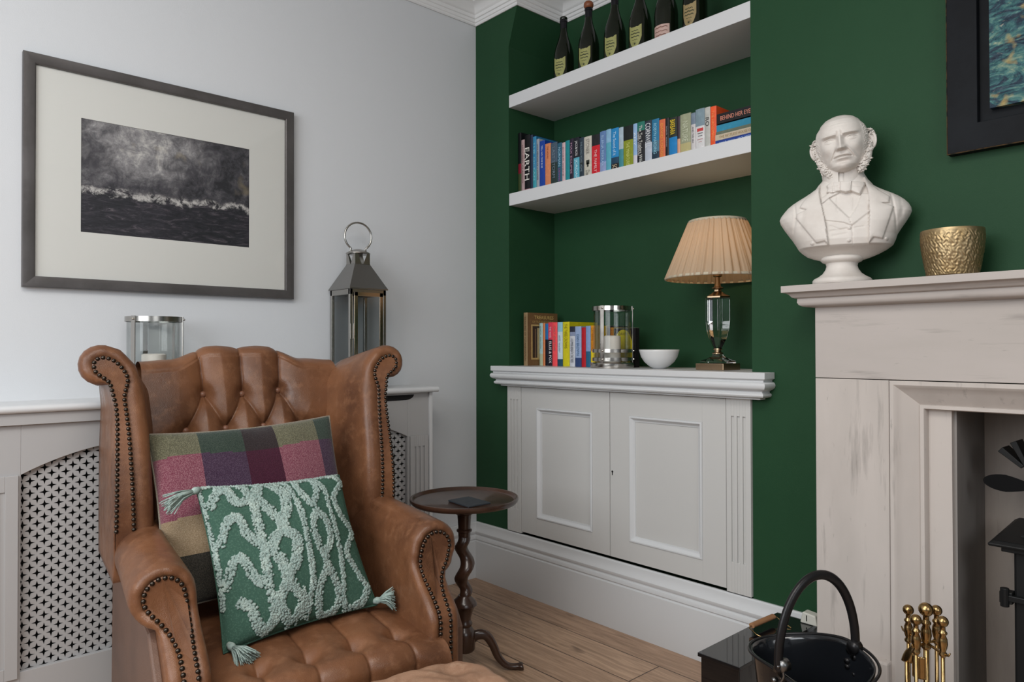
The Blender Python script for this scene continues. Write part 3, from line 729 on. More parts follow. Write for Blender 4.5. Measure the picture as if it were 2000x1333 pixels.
# ------------------------------------------------------------------ champagne bottles
M_lab = mat('olive_label', sc(150, 150, 92), .5, var=[(40, sc(110, 112, 66), .5, .75)])
M_lab2 = mat('tan_label', sc(150, 132, 92), .5, var=[(40, sc(110, 92, 62), .5, .75)])
M_labp = mat('pink_label', sc(190, 160, 150), .45)
M_ink = flat((60, 62, 40))
BP = [(.0, .004), (.030, .0), (.0425, .002), (.0455, .008), (.0460, .02), (.0460, .118), (.0450, .135), (.0415, .155), (.0350, .178), (.0270, .200), (.0205, .220), (.0165, .240), (.0150, .262), (.0145, .280), (.0148, .2805)]
def bottle(x, y, label, lab_m, top, half=False):
    z = 2.2722
    t = thing('champagne_bottle', label, 'bottle', (x, y, z), 0, 'champagne bottles on the upper floating shelf')
    MB().lathe(BP, x, y, z, 40).build('bottle_glass', M_bottle, t, smooth=True)
    f = [(.0156, .236), (.0158, .262), (.0155, .281), (.0175, .283), (.0178, .290), (.0158, .293)]
    MB().lathe(f, x, y, z, 28).build('neck_foil', M_foil, t, angle=40)
    if top == 'knob':
        MB().lathe([(.012, .292), (.0195, .298), (.0215, .308), (.020, .316), (.014, .322), (.002, .324)], x, y, z, 24).build('wired_cork', M_cork, t, smooth=True)
    else:
        MB().lathe([(.0152, .2925), (.0168, .295), (.0168, .303), (.0150, .305), (.009, .3055), (.008, .300)], x, y, z, 24).build('bottle_lip', M_bottle, t, angle=40)
    # label wrapped on the glass, facing the room and a little to the left
    a0 = radians(-62) - pi/2*0
    face = atan2(-2.2-y, 2.0-x)-radians(16)
    w = MB(); R = .0464; n = 22; hw = .62
    z0, z1 = .022, .104
    if not half:
        top_ = lambda u: z1+.010*abs(u)**1.5-.010*max(0, .18-abs(abs(u)-.5))*2
        bot_ = lambda u: z0+.045*abs(u)**2.4
    else:
        top_ = lambda u: .072; bot_ = lambda u: .012
    vs = []; fs = []
    for k in range(n+1):
        u = -1+2*k/n; a = face+u*hw*(1.25 if half else 1)
        vs += [(x+R*cos(a), y+R*sin(a), z+bot_(u)), (x+R*cos(a), y+R*sin(a), z+top_(u))]
    for k in range(n): fs.append((2*k, 2*k+2, 2*k+3, 2*k+1))
    w.add(vs, fs); lb = w.build('label', lab_m, t)
    w = MB(); R2 = .0467
    for (zz, ln, th_) in ((.088, .34, .003), (.076, .44, .0045), (.064, .40, .004), (.052, .26, .002)) if not half else ((.060, .6, .004), (.045, .6, .003), (.030, .5, .004)):
        vs = []; fs = []
        for k in range(9):
            a = face+(-ln+2*ln*k/8); dz = .0015*sin(k*2.1)
            vs += [(x+R2*cos(a), y+R2*sin(a), z+zz+dz), (x+R2*cos(a), y+R2*sin(a), z+zz+th_+dz)]
        for k in range(8): fs.append((2*k, 2*k+2, 2*k+3, 2*k+1))
        w.add(vs, fs)
    if not half:
        vs = [(x+R2*cos(face+.08*cos(a)), y+R2*sin(face+.08*cos(a)), z+.037+.004*sin(a)) for a in np.linspace(0, 2*pi, 12)[:-1]]
        w.add(vs, [tuple(range(11))])
    w.build('label_print', M_ink if not half else flat((120, 84, 74)), lb)
bottle(.497, .10, 'dark champagne bottle with olive shield label, leftmost on the upper floating shelf', M_lab, 'lip')
bottle(.646, .10, 'dark champagne bottle with copper coloured stopper and olive shield label', M_lab, 'knob')
bottle(.791, .10, 'dark champagne bottle with olive shield label, third from the left on the upper shelf', M_lab, 'lip')
bottle(.922, .10, 'dark champagne bottle with brightest olive shield label, left of the pink labelled one', M_lab, 'lip')
bottle(1.048, .10, 'dark champagne bottle with a rectangular pink and cream label', M_labp, 'lip', True)
bottle(1.178, .10, 'dark champagne bottle with tan shield label, rightmost on the upper floating shelf', M_lab2, 'lip')

# ------------------------------------------------------------------ table lamp
lx, ly = 1.268, .100
t = thing('table_lamp', 'lit table lamp with pleated cream shade and faceted crystal stem on the worktop', 'lamp', (lx, ly, ZW))
MB().box(lx-.057, lx+.057, ly-.057, ly+.057, ZW, ZW+.024).build('lamp_base', M_antbrass, t, bevel=.002)
w = MB()
w.loft([[(lx+s*sx, ly+s*sy, z) for sx, sy in ((-1, -1), (1, -1), (1, 1), (-1, 1))] for s, z in ((.046, ZW+.0245), (.046, ZW+.032), (.030, ZW+.040), (.016, ZW+.050), (.014, ZW+.056))])
w.build('crystal_foot', M_crystal, t, bevel=.0015)
MB().lathe([(.012, .056), (.020, .058), (.020, .062), (.012, .066), (.012, .072), (.017, .074), (.016, .078)], lx, ly, ZW, 24).build('foot_collar', M_antbrass, t, angle=40)
w = MB().lathe([(.014, .078), (.022, .092), (.034, .118), (.0425, .150), (.0455, .180), (.0455, .262)], lx, ly, ZW, 6, ph=radians(12))
w.build('crystal_stem', M_crystal, t, bevel=.0012)
w = MB().lathe([(.046, .262), (.046, .267), (.026, .277), (.014, .286), (.013, .296)], lx, ly, ZW, 6, ph=radians(12))
w.lathe([(.012, .292), (.021, .296), (.022, .299), (.012, .303), (.009, .320), (.009, .338), (.016, .341), (.016, .366), (.010, .368)], lx, ly, ZW, 24)
w.build('lamp_stem', M_antbrass, t, angle=35)
MB().lathe([(.009, .368), (.018, .385), (.026, .408), (.022, .430), (.010, .442), (.002, .444)], lx, ly, ZW, 24).build('bulb', M_bulb, t, smooth=True)
# pleated shade: open cone, box pleats
zb_, zt_ = 1.352, 1.560; rb, rt = .182, .100
w = MB(); n = 432
rings = []
for j in range(13):
    v = j/12; r0 = rb+(rt-rb)*v; ring = []
    for k in range(n):
        a = 2*pi*k/n; u = (k*36/n) % 1
        pl = .0085*(1-abs(2*u-1))**.6*(1-.5*v)*(1+.35*sin(k*.7))+.0016*sin(k*5.1+.3*sin(a*3))*(1-v*.3)*(1 if u > .45 else .4)
        a2 = a+.006*sin(a*26)*(1-2*v)
        ring.append((lx+(r0+pl)*cos(a2), ly+(r0+pl)*sin(a2), zb_+(zt_-zb_)*v))
    rings.append(ring)
w.loft(rings, True, False)
sh = w.build('lamp_shade', M_shade, t, smooth=True)
M_lin = mat('shade_trim', (.50, .44, .33), .7)
for r_, z_, h_ in ((rb+.004, zb_, .009), (rt+.003, zt_-.005, .010)):
    q = MB(); q.lathe([(r_-.003, z_-.001), (r_+.0015, z_), (r_+.002 - (.0035 if h_ < .0095 else .003), z_+h_), (r_-.005, z_+h_)], lx, ly, 0, 90, cap=False)
    q.build('shade_trim', M_lin, sh, smooth=True)
w = MB()
for a in (0, 2*pi/3, 4*pi/3): w.tube([(lx+.012*cos(a), ly+.012*sin(a), zb_+.02), (lx+.10*cos(a), ly+.10*sin(a), zb_+.02), (lx+rb*.94*cos(a), ly+rb*.94*sin(a), zb_+.012)], .0016, 6)
w.build('shade_gimbal', M_antbrass, t)
l = bpy.data.lights.new('table_lamp_light', 'POINT'); l.energy = 1.0; l.color = (1, .66, .36); l.shadow_soft_size = .03
lo = bpy.data.objects.new('table_lamp_light', l); COL.objects.link(lo); lo.location = (lx, ly, ZW+.425)

# ------------------------------------------------------------------ hurricane lanterns
def hurricane(cx, cy, z, R, H, rot, label, metal, ch):
    t = thing('hurricane_lantern', label, 'lantern', (cx, cy, z), 0, 'metal banded glass hurricane lanterns')
    MB().lathe([(R*1.10, 0), (R*1.11, .004), (R*1.11, .018), (R*1.06, .022), (.0, .022)], cx, cy, z, 48).build('base', metal, t, angle=40)
    def band(z0, z1, nm):
        MB().lathe([(R*.985, z0), (R*1.02, z0), (R*1.02, z1), (R*.985, z1), (R*.985, z0)], cx, cy, z, 48, cap=False).build(nm, metal, t, angle=40)
    band(H-.018, H-.001, 'top_band'); band(.062, .076, 'lower_band'); band(.028, .042, 'lower_band')
    w = MB(); w.lathe([(R*.955, .024), (R*.955, H-.004), (R*.93, H-.004), (R*.93, .024)], cx, cy, z, 48, cap=False)
    w.build('glass_cylinder', M_glass, t, smooth=False, angle=40)
    MB().lathe([(.0, .0225), (R*.44, .0225), (R*.44, .022+ch), (R*.36, .026+ch), (.0, .024+ch)], cx, cy, z, 32).build('candle', M_candle, t, angle=40)
    for k in range(3):
        a = rot+k*2*pi/3; ca, sa = cos(a), sin(a)
        w = MB(); hw = .0075; r0, r1 = R*1.022, R*1.022+.003
        def P(r, s, zz): return (cx+r*ca-s*sa, cy+r*sa+s*ca, z+zz)
        w.add([P(r, s, zz) for r in (r0, r1) for s in (-hw, hw) for zz in (.004, H)], [(0, 1, 3, 2), (4, 6, 7, 5), (0, 4, 5, 1), (2, 3, 7, 6), (0, 2, 6, 4), (1, 5, 7, 3)])
        sp = w.build('strap', metal, t)
        for zz in (H-.010, .069, .035):
            q = MB().tube([P(r1, 0, zz), P(r1+.004, 0, zz), P(r1+.006, 0, zz)], [.0032, .0036, .001], 10)
            q.build('rivet', metal, sp)
hurricane(.812, .050, ZW, .079, .250, radians(-78), 'glass hurricane lantern with metal straps and white candle beside the books on the worktop', M_chrome, .105)

# white bowl
t_ = MB()
bx, by = 1.008, .10
pb = [(.0, .0015), (.022, .0), (.026, .002), (.040, .010), (.058, .026), (.070, .045), (.0765, .066), (.0780, .0735), (.0765, .0740), (.0735, .066), (.066, .046), (.054, .028), (.036, .0135), (.0, .009)]
o = t_.lathe(pb, bx, by, ZW, 56, cap=False).build('bowl', M_ceramic, smooth=True)
tag(o, 'small white ceramic bowl between the glass lantern and the table lamp', 'bowl')

# ------------------------------------------------------------------ wing armchair (local frame: x forward, y to the image right, z up)
TH = radians(-6.85)
CH = thing('wing_armchair', 'brown leather wing armchair with buttoned back, rolled arms and nailhead trim', 'armchair', (1.036, -1.374, 0), TH)
CHW = MW[CH.name]

def bez(pts, n):
    # Catmull-Rom through the points
    P = [Vector(p) for p in pts]; P = [P[0]*2-P[1]]+P+[P[-1]*2-P[-2]]; out = []
    m_ = len(P)-3
    for i in range(n):
        t = i/(n-1)*m_; k = min(int(t), m_-1); u = t-k
        a, b, c, d = P[k:k+4]
        out.append(.5*((2*b)+(-a+c)*u+(2*a-5*b+4*c-d)*u*u+(-a+3*b-3*c+d)*u**3))
    return out
def resample(pts, n):
    P = [Vector(p) for p in pts]; L = [0]
    for i in range(1, len(P)): L.append(L[-1]+(P[i]-P[i-1]).length)
    out = []; j = 0
    for k in range(n):
        t = L[-1]*k/(n-1)
        while j < len(L)-2 and L[j+1] < t: j += 1
        u = (t-L[j])/max(1e-9, L[j+1]-L[j]); out.append(P[j].lerp(P[j+1], u))
    return out
def inset(poly, d):
    # closed polygon in 2-D, inset toward its inside (polygon given counter-clockwise)
    n = len(poly); out = []
    for i in range(n):
        a, b, c = Vector(poly[i-1]), Vector(poly[i]), Vector(poly[(i+1) % n])
        t1, t2 = (b-a).normalized(), (c-b).normalized()
        n1, n2 = Vector((-t1.y, t1.x)), Vector((-t2.y, t2.x))
        m_ = (n1+n2); m_ = m_/max(.6, 1+n1.dot(n2))
        out.append(b+m_*d)
    for _ in range(int(d/.004)):
        out = [(out[i-1]+out[i]*2+out[(i+1) % n])/4 if poly[i][1] > .10 else out[i] for i in range(n)]
    return out

nail_proto = None
nails_made = 0
def nail_mesh():
    w = MB(); w.lathe([(.0054, -.001), (.0054, .0008), (.0045, .0029), (.0024, .0043), (.0003, .0048)], 0, 0, 0, 10)
    return w
def put_nail(parent, pos, nrm, indiv, acc):
    global nail_proto, nails_made
    q = Vector((0, 0, 1)).rotation_difference(nrm)
    if indiv and nails_made < 100:
        if nail_proto is None:
            o = nail_mesh().build('nail_head', M_nail, parent, smooth=True, local=True); nail_proto = o
        else:
            o = nail_proto.copy(); COL.objects.link(o); o.parent = parent
        o.matrix_local = Matrix.Translation(pos) @ q.to_matrix().to_4x4()
        nails_made += 1
    else:
        b = nail_mesh(); acc.add([tuple(pos+q @ Vector(v)) for v in b.v], b.f)
acc_nails = MB()

def arc(cx, cz, r, a0, a1, n):
    return [(cx+r*cos(radians(a0+(a1-a0)*k/(n-1))), cz+r*sin(radians(a0+(a1-a0)*k/(n-1)))) for k in range(n)]

def arm(sg):
    # outline (s,z), sg=+1 is the image right arm; seen from the front
    out = [(.260, .06), (.260, .20), (.260, .34), (.262, .40), (.266, .48), (.268, .535)]+arc(.340+.004*(sg > 0), .553, .070, 172, -78, 22)+[(.356, .470), (.354, .44), (.354, .39), (.354, .33), (.354, .20), (.354, .06)]
    P = resample([(a, b, 0) for a, b in out], 84); P = [(p.x, p.y) for p in P]
    P = P[::-1]  # counter-clockwise seen with s right, z up
    def cw(s_, z_, w_): return s_+(.303-.006*(sg > 0)-s_)*.30*w_*float(smooth(.50, .44, z_))
    def dfront(z): return .012+.120*float(smooth(.53, .39, z))
    rings = []
    def ring(poly, dd, slope):
        r = []
        for s_, z_ in poly:
            r.append((dfront(z_)+dd if slope else dd, s_*sg, z_))
        return r
    # from back to front
    def back(poly, d_, k):
        r = []
        for s_, z_ in poly:
            zz = z_+(.022*k if z_ > .45 else 0); ss = s_-(.012*k)
            if s_ < .30: ss = s_+.004*k
            r.append((d_, ss*sg, zz))
        return r
    rings.append(back(P, -.62, 1)); rings.append(back(P, -.40, .9)); rings.append(back(P, -.20, .5)); rings.append(back(P, -.05, .1))
    for dd, ins, pk in ((-.030, 0, 0), (-.014, .001, .3), (-.004, .005, .8), (.001, .011, 1), (.001, .017, 1), (-.002, .022, .6), (-.003, .0235, 0)):
        poly = inset(P, ins); r = []
        for k, (v, (s0, z0)) in enumerate(zip(poly, P)):
            # small gathered pleats on the scroll
            pl = .0022*pk*sin(k*1.9)*(1 if z0 > .47 else .15)
            r.append((dfront(z0)+dd+pl, cw(v.x, z0, ins/.0235)*sg, v.y))
        rings.append(r)
    w = MB().loft(rings, True, True)
    o = w.build('arm', M_leather, CH, smooth=True, local=True)
    # outer side lined with plainer leather
    # nailed facing
    F = inset(P, .0225)
    fr_ = [(dfront(P[k][1])+.0015, cw(F[k].x, P[k][1], 1)*sg, F[k].y) for k in range(len(P))]
    F2 = inset(P, .025); fr2 = [(dfront(P[k][1])+.0035, cw(F2[k].x, P[k][1], 1)*sg, F2[k].y) for k in range(len(P))]
    # fill as strips between mirrored outline points
    n = len(P); w = MB(); w.loft([fr_, fr2], True, False)
    h = n//2; vs = fr2; w.add(vs, [(k, k+1, n-2-k, n-1-k) for k in range(h-1)])
    fo = w.build('arm_facing', M_leather, CH, smooth=False, local=True, angle=50)
    Q = [Vector(p) for p in fr2]
    Q = resample(Q[2:-2], int(1.06/.0122))
    for k, p in enumerate(Q):
        if p.z < .12: continue
        nz = Vector((1, 0, .55 if .40 < p.z < .50 else 0)).normalized()
        put_nail(CH, p, nz, sg < 0 and p.z > .20, acc_nails)
    return o
arm(-1); arm(1)
# outer side panels
for sg in (-1, 1):
    MB().prism([(-.64, .10), (.112, .10), (.112, .36), (.085, .40), (.0, .475), (-.62, .50)], sg*.350, sg*.372, 'y').build('side_panel', M_leather2, CH, local=True, bevel=.006)

def wing(sg, off=0):
    inn = [(.300, .50), (.302, .62), (.306, .76), (.310, .88), (.318, .98), (.336, 1.055), (.372, 1.098)]
    top = arc(.418, 1.058, .054, 118, -110, 16)
    outr = [(.396, .985), (.392, .93), (.395, .84), (.398, .74), (.400, .62), (.398, .50)]
    P = resample([(a+off, b, 0) for a, b in inn+top+outr], 76); P = [(p.x, p.y) for p in P][::-1]
    def df(z): return -.318-.075*float(smooth(.62, 1.06, z))-.0+.018*sin((z-.6)/.5*pi) if z > .6 else -.318
    def shf(z, ins): return .020*(ins/.0255)*(1-float(smooth(.97, 1.04, z)))
    rings = []
    n = len(P)
    def br(t):
        r = []
        for s_, z_ in P:
            ins_ = 1-float(smooth(.30, .38, s_-off))
            ss = s_-(.068*t)*ins_-(.0 if s_ < .40 else (s_-.40)*.75*t)
            zz = z_-(.040*t*float(smooth(.95, 1.09, z_)))
            d_ = df(z_)-.035+(-.70-df(z_)+.035)*t
            r.append((d_, ss*sg, zz))
        return r
    for t in (1, .8, .6, .4, .2, 0): rings.append(br(t))
    for dd, ins, pk in ((-.016, .0012, .3), (-.005, .006, .8), (0, .013, 1), (0, .019, 1), (-.002, .0245, .5), (-.003, .0265, 0)):
        poly = inset(P, ins)
        rings.append([(df(P[k][1])+dd+.0016*pk*sin(k*2.0)*(1 if P[k][1] > 1.0 else .1), (poly[k].x+shf(P[k][1], ins))*sg, poly[k].y) for k in range(n)])
    MB().loft(rings, True, True).build('wing', M_leather, CH, smooth=True, local=True)
    F = inset(P, .0255); F2 = inset(P, .0285)
    f1 = [(df(P[k][1])+.0015, (F[k].x+shf(P[k][1], .0255))*sg, F[k].y) for k in range(n)]; f2 = [(df(P[k][1])+.0035, (F2[k].x+shf(P[k][1], .0285))*sg, F2[k].y) for k in range(n)]
    w = MB().loft([f1, f2], True, False); h = n//2
    w.add(f2, [(k, k+1, n-2-k, n-1-k) for k in range(h-1)])
    w.build('wing_facing', M_leather, CH, local=True, angle=50)
    Q = resample([Vector(p) for p in f2][1:-1], int(1.12/.0122))
    for p in Q:
        if p.z < .625: continue
        put_nail(CH, p, Vector((1, 0, 0)), False if nails_made >= 100 else (sg < 0 and p.z > .72), acc_nails)
wing(-1, .004); wing(1, -.020)
no = acc_nails.build('nailhead_trim', M_nail, CH, smooth=True, local=True); no['kind'] = 'stuff'

# buttoned back
BT = [(-.125, .958), (-.008, .955), (.108, .962)]+[(s_, .852) for s_ in (-.182, -.066, .050, .166)]+[(s_, .742) for s_ in (-.240, -.124, -.008, .108, .224)]+[(s_, .632) for s_ in (-.182, -.066, .050, .166)]
SEG = []
for i, a in enumerate(BT):
    for b in BT:
        if .04 < (a[1]-b[1]) < .14 and abs(a[0]-b[0]) < .09: SEG.append((a, b))
for a in BT[:3]: SEG.append((a, (a[0]*1.12-.004, 1.20)))
SEG.append((BT[2], None)); SEG = [s_ for s_ in SEG if s_[1]]
SEG.append(((.166, .852), (.30, .872))); SEG.append(((-.182, .852), (-.30, .80)))
SA = np.array([[a[0], a[1]] for a, b in SEG]); SB = np.array([[b[0], b[1]] for a, b in SEG])
BA = np.array(BT)
def tuft(s_, z_, SA=SA, SB=SB, BA=BA, A=.028, sig=.030, pit=.030):
    p = np.array([s_, z_]); d = SB-SA; t = np.clip(((p-SA)*d).sum(1)/(d*d).sum(1), 0, 1)
    dist = np.sqrt((((SA+d*t[:, None])-p)**2).sum(1)).min()
    db = np.sqrt(((BA-p)**2).sum(1)).min()
    h = A*(1-math.exp(-dist/sig)) - .0035*math.exp(-(dist/.0035)**2)
    return h - pit*math.exp(-(db/.026)**2)*.75
def ztop(s_): return 1.062+.044*float(smooth(.205, .095, abs(s_+.008)))-.006*float(smooth(.2, .3, abs(s_)))
def backpt(u, v):
    s_ = -.300+.600*u
    zt_ = ztop(s_)
    if v < .80:
        z_ = .36+(zt_-.028-.36)*v/.80
        d_ = -.455-.150*float(smooth(.36, 1.15, z_))-.03*float(smooth(.8, 1.1, z_))
        d_ += tuft(s_, z_)-.012
        d_ -= .10*max(0, abs(s_)-.20)**1.0*.6
        return (d_, s_, z_)
    t = (v-.80)/.20
    d0 = -.455-.150*float(smooth(.36, 1.15, zt_))-.03
    cr = tuft(s_, zt_)-.012
    if t < .7:
        a = (t/.7)*pi
        return (d0-.052+(.052+cr)*cos(a)+0, s_, zt_-.028+(.028+cr*.4)*sin(a))
    tt = (t-.7)/.3
    return (d0-.104-cr, s_, (zt_-.028)*(1-tt)+.10*tt)
MB().grid(backpt, 200, 220).build('back', M_leather, CH, smooth=True, local=True)
for s_, z_ in BT[:7]:
    x_ = -.455-.150*float(smooth(.36, 1.15, z_))-.03*float(smooth(.8, 1.1, z_))+tuft(s_, z_)-.012
    MB().lathe([(.0105, -.004), (.0115, .001), (.0095, .006), (.005, .009), (.0005, .010)], 0, 0, 0, 18)
    w = MB().lathe([(.0095, -.004), (.0105, .001), (.0088, .0055), (.0048, .008), (.0005, .009)], 0, 0, 0, 18)
    w.v = [(x_+z+.004, s_+x, z_+y) for x, y, z in w.v]
    w.build('back_button', M_button, CH, smooth=True, local=True)
# piped seams up the back channels
for a in BT[:3]:
    pts = []
    for k in range(26):
        v = k/25; z_ = a[1]+(ztop(a[0])-.028-a[1])*v; s_ = a[0]+(a[0]*.12-.004)*(z_-a[1])/(1.2-a[1])
        pts.append((-.455-.150*float(smooth(.36, 1.15, z_))-.03*float(smooth(.8, 1.1, z_))+tuft(s_, z_)-.0105, s_+.0015, z_))
    MB().tube(pts, .0013, 6).build('back_seam', M_pipe, CH, smooth=True, local=True)

# seat with buttons and sprung front
SB_ = [(.085, -.155), (.085, -.040), (.085, .075), (.085, .190)]
SEG2 = []
for a in SB_:
    for b in SB_:
        pass
for a in SB_[:4]: SEG2.append((a, (a[0]+.30, a[1]*1.10))); SEG2.append((a, (a[0]-.20, a[1]+.004)))
SA2 = np.array([a for a, b in SEG2]); SB2 = np.array([b for a, b in SEG2]); BA2 = np.array(SB_)
def seatpt(u, v):
    s_ = -.292+.584*u; e = abs(s_)/.292
    L1, R_, L2 = .62, .055, .22
    tot = L1+R_*pi/2+L2; q = v*tot
    zt = .384-.022*float(smooth(.6, 1, e))
    if q < L1:
        d_ = -.48+q; z_ = zt-.0*q; z_ += .008*sin(pi*q/L1)
        z_ += tuft(d_, s_, SA2, SB2, BA2, .010, .026, .034)-.016
        return (d_, s_, z_)
    if q < L1+R_*pi/2:
        a = (q-L1)/R_; cr = tuft(.14+(q-L1), s_, SA2, SB2, BA2, .010, .026, .0)-.016
        return (.14+(R_+cr)*sin(a), s_, zt-R_+(R_+cr)*cos(a))
    return (.14+R_+tuft(.2, s_, SA2, SB2, BA2, .010, .026, .0)-.016, s_, zt-R_-(q-L1-R_*pi/2))
MB().grid(seatpt, 170, 190).build('seat', M_leather, CH, smooth=True, local=True)
for d_, s_ in SB_[:4]:
    w = MB().lathe([(.0095, -.004), (.0105, .001), (.0088, .0055), (.0005, .009)], s_*0, 0, 0, 16)
    zc_ = .384+.008*sin(pi*(d_+.48)/.62)+tuft(d_, s_, SA2, SB2, BA2, .010, .026, .034)-.016
    w.v = [(d_+x, s_+y, zc_+z+.002) for x, y, z in w.v]
    w.build('seat_button', M_button, CH, smooth=True, local=True)
MB().box(-.68, .128, -.27, .27, .10, .24).build('seat_frame', M_leather2, CH, local=True, bevel=.01)
for d_, s_ in ((.09, -.31), (.09, .31), (-.62, -.28), (-.62, .28)):
    MB().lathe([(.016, 0), (.022, .02), (.026, .10), (.030, .115)], d_, s_, 0, 14).build('leg', M_dwood, CH, smooth=False, local=True, angle=40)

# ------------------------------------------------------------------ cushions
def cushion_frame(TL, TR, BR, BL, name, label, group=None):
    # world corners -> thing with local axes u (right), v (down), n (toward the room)
    TLw, TRw, BRw, BLw = [CHW @ Vector(p) for p in (TL, TR, BR, BL)]
    c = (TLw+TRw+BRw+BLw)/4
    o = thing(name, label, 'cushion', c, TH, group)
    return o, TLw, TRw, BRw, BLw
def bil(TL, TR, BR, BL, u, v):
    return TL*(1-u)*(1-v)+TR*u*(1-v)+BR*u*v+BL*(1-u)*v
def pillow(C4, th, nm, mats, par, matfn=None, N=64, wob=None, pinch=.055):
    TL, TR, BR, BL = C4
    nrm = (TR-TL).cross(BL-TL).normalized()*-1
    if nrm.dot(fwd) > 0: nrm = -nrm
    def prof(u, v):
        a, b = 2*u-1, 2*v-1
        return max(0, (1-a*a)*(1-b*b))**.42*(.94+.06*cos(3*a+2*b))
    def edge(u, v):
        # sides pulled in between the corners
        a, b = 2*u-1, 2*v-1
        return (u - a*pinch*.5*(1-b*b)*abs(a)**2, v - b*pinch*.5*(1-a*a)*abs(b)**2)
    w = MB()
    def front(u, v):
        uu, vv = edge(u, v); p = bil(TL, TR, BR, BL, uu, vv)+nrm*th*prof(u, v)
        if wob: p = p+nrm*wob(u, v)*min(1, 3*prof(u, v))
        return tuple(p)
    def rear(u, v):
        uu, vv = edge(u, v); return tuple(bil(TL, TR, BR, BL, uu, vv)-nrm*th*.75*prof(u, v))
    w.grid(front, N, N, matfn=matfn); w.grid(rear, N, N, mi=len(mats)-1)
    o = w.build(nm, mats, par, smooth=True)
    return o, front, nrm
def wool(name, c, c2, s=420):
    return mat(name, sc(*c), .9, var=[(s, sc(*c2), .46, .58)], bumps=[(420, .8, .003)], spec=.1, sheen=.2)
W1 = [wool('olive_wool', (82, 80, 63), (117, 114, 92)), wool('green_wool', (43, 55, 48), (62, 72, 63)), wool('brown_wool', (40, 31, 33), (53, 45, 45)),
      wool('pink_wool', (110, 55, 70), (144, 100, 107)), wool('purple_wool', (55, 36, 55), (80, 63, 80)), wool('burgundy_wool', (55, 18, 35), (70, 30, 48)),
      wool('cream_wool', (134, 114, 89), (156, 137, 112)), wool('charcoal_wool', (43, 42, 38), (70, 65, 58)), wool('beige_backing', (126, 117, 104), (142, 134, 120))]
def plaid(u, v):
    ub = [0, .235, .465, .635, .885, 1.01]; k = 0
    while u > ub[k+1]: k += 1
    top = [0, 1, 2, 0, 1][k]; mid = [3, 4, 5, 3, 4][k]
    u2 = v+.012*sin(u*9)
    if u2 < .17: return top
    if u2 < .53: return mid
    if u2 < .74: return 6 if k in (0, 3) else 7
    return 7
o1, a_, b_, c_, d_ = cushion_frame((-.405, -.316, .868), (-.425, .205, .888), (-.235, .235, .435), (-.235, -.305, .435), 'plaid_cushion', 'plaid wool cushion in pink, purple and olive checks leaning on the chair back')
wob1 = lambda u, v: .006*sin(u*19+2*v)*math.exp(-v*7)+.004*sin(7*u+5*v)
PC, _, nm1 = pillow([a_, b_, c_, d_], .060, 'cushion_cover', W1, o1, plaid, 90, wob1)
# piping along the edge
def rim(C4, r, pinch=.055, n=40):
    TL, TR, BR, BL = C4; pts = []
    for k in range(n): pts.append((k/n, 0))
    for k in range(n): pts.append((1, k/n))
    for k in range(n): pts.append((1-k/n, 1))
    for k in range(n): pts.append((0, 1-k/n))
    out = []
    for u, v in pts:
        a, b = 2*u-1, 2*v-1
        out.append(bil(TL, TR, BR, BL, u-a*pinch*.5*(1-b*b)*abs(a)**2, v-b*pinch*.5*(1-a*a)*abs(b)**2))
    return MB().tube(out, r, 8, closed=True)
rim([a_, b_, c_, d_], .0028).build('piping', W1[8], o1, smooth=True)

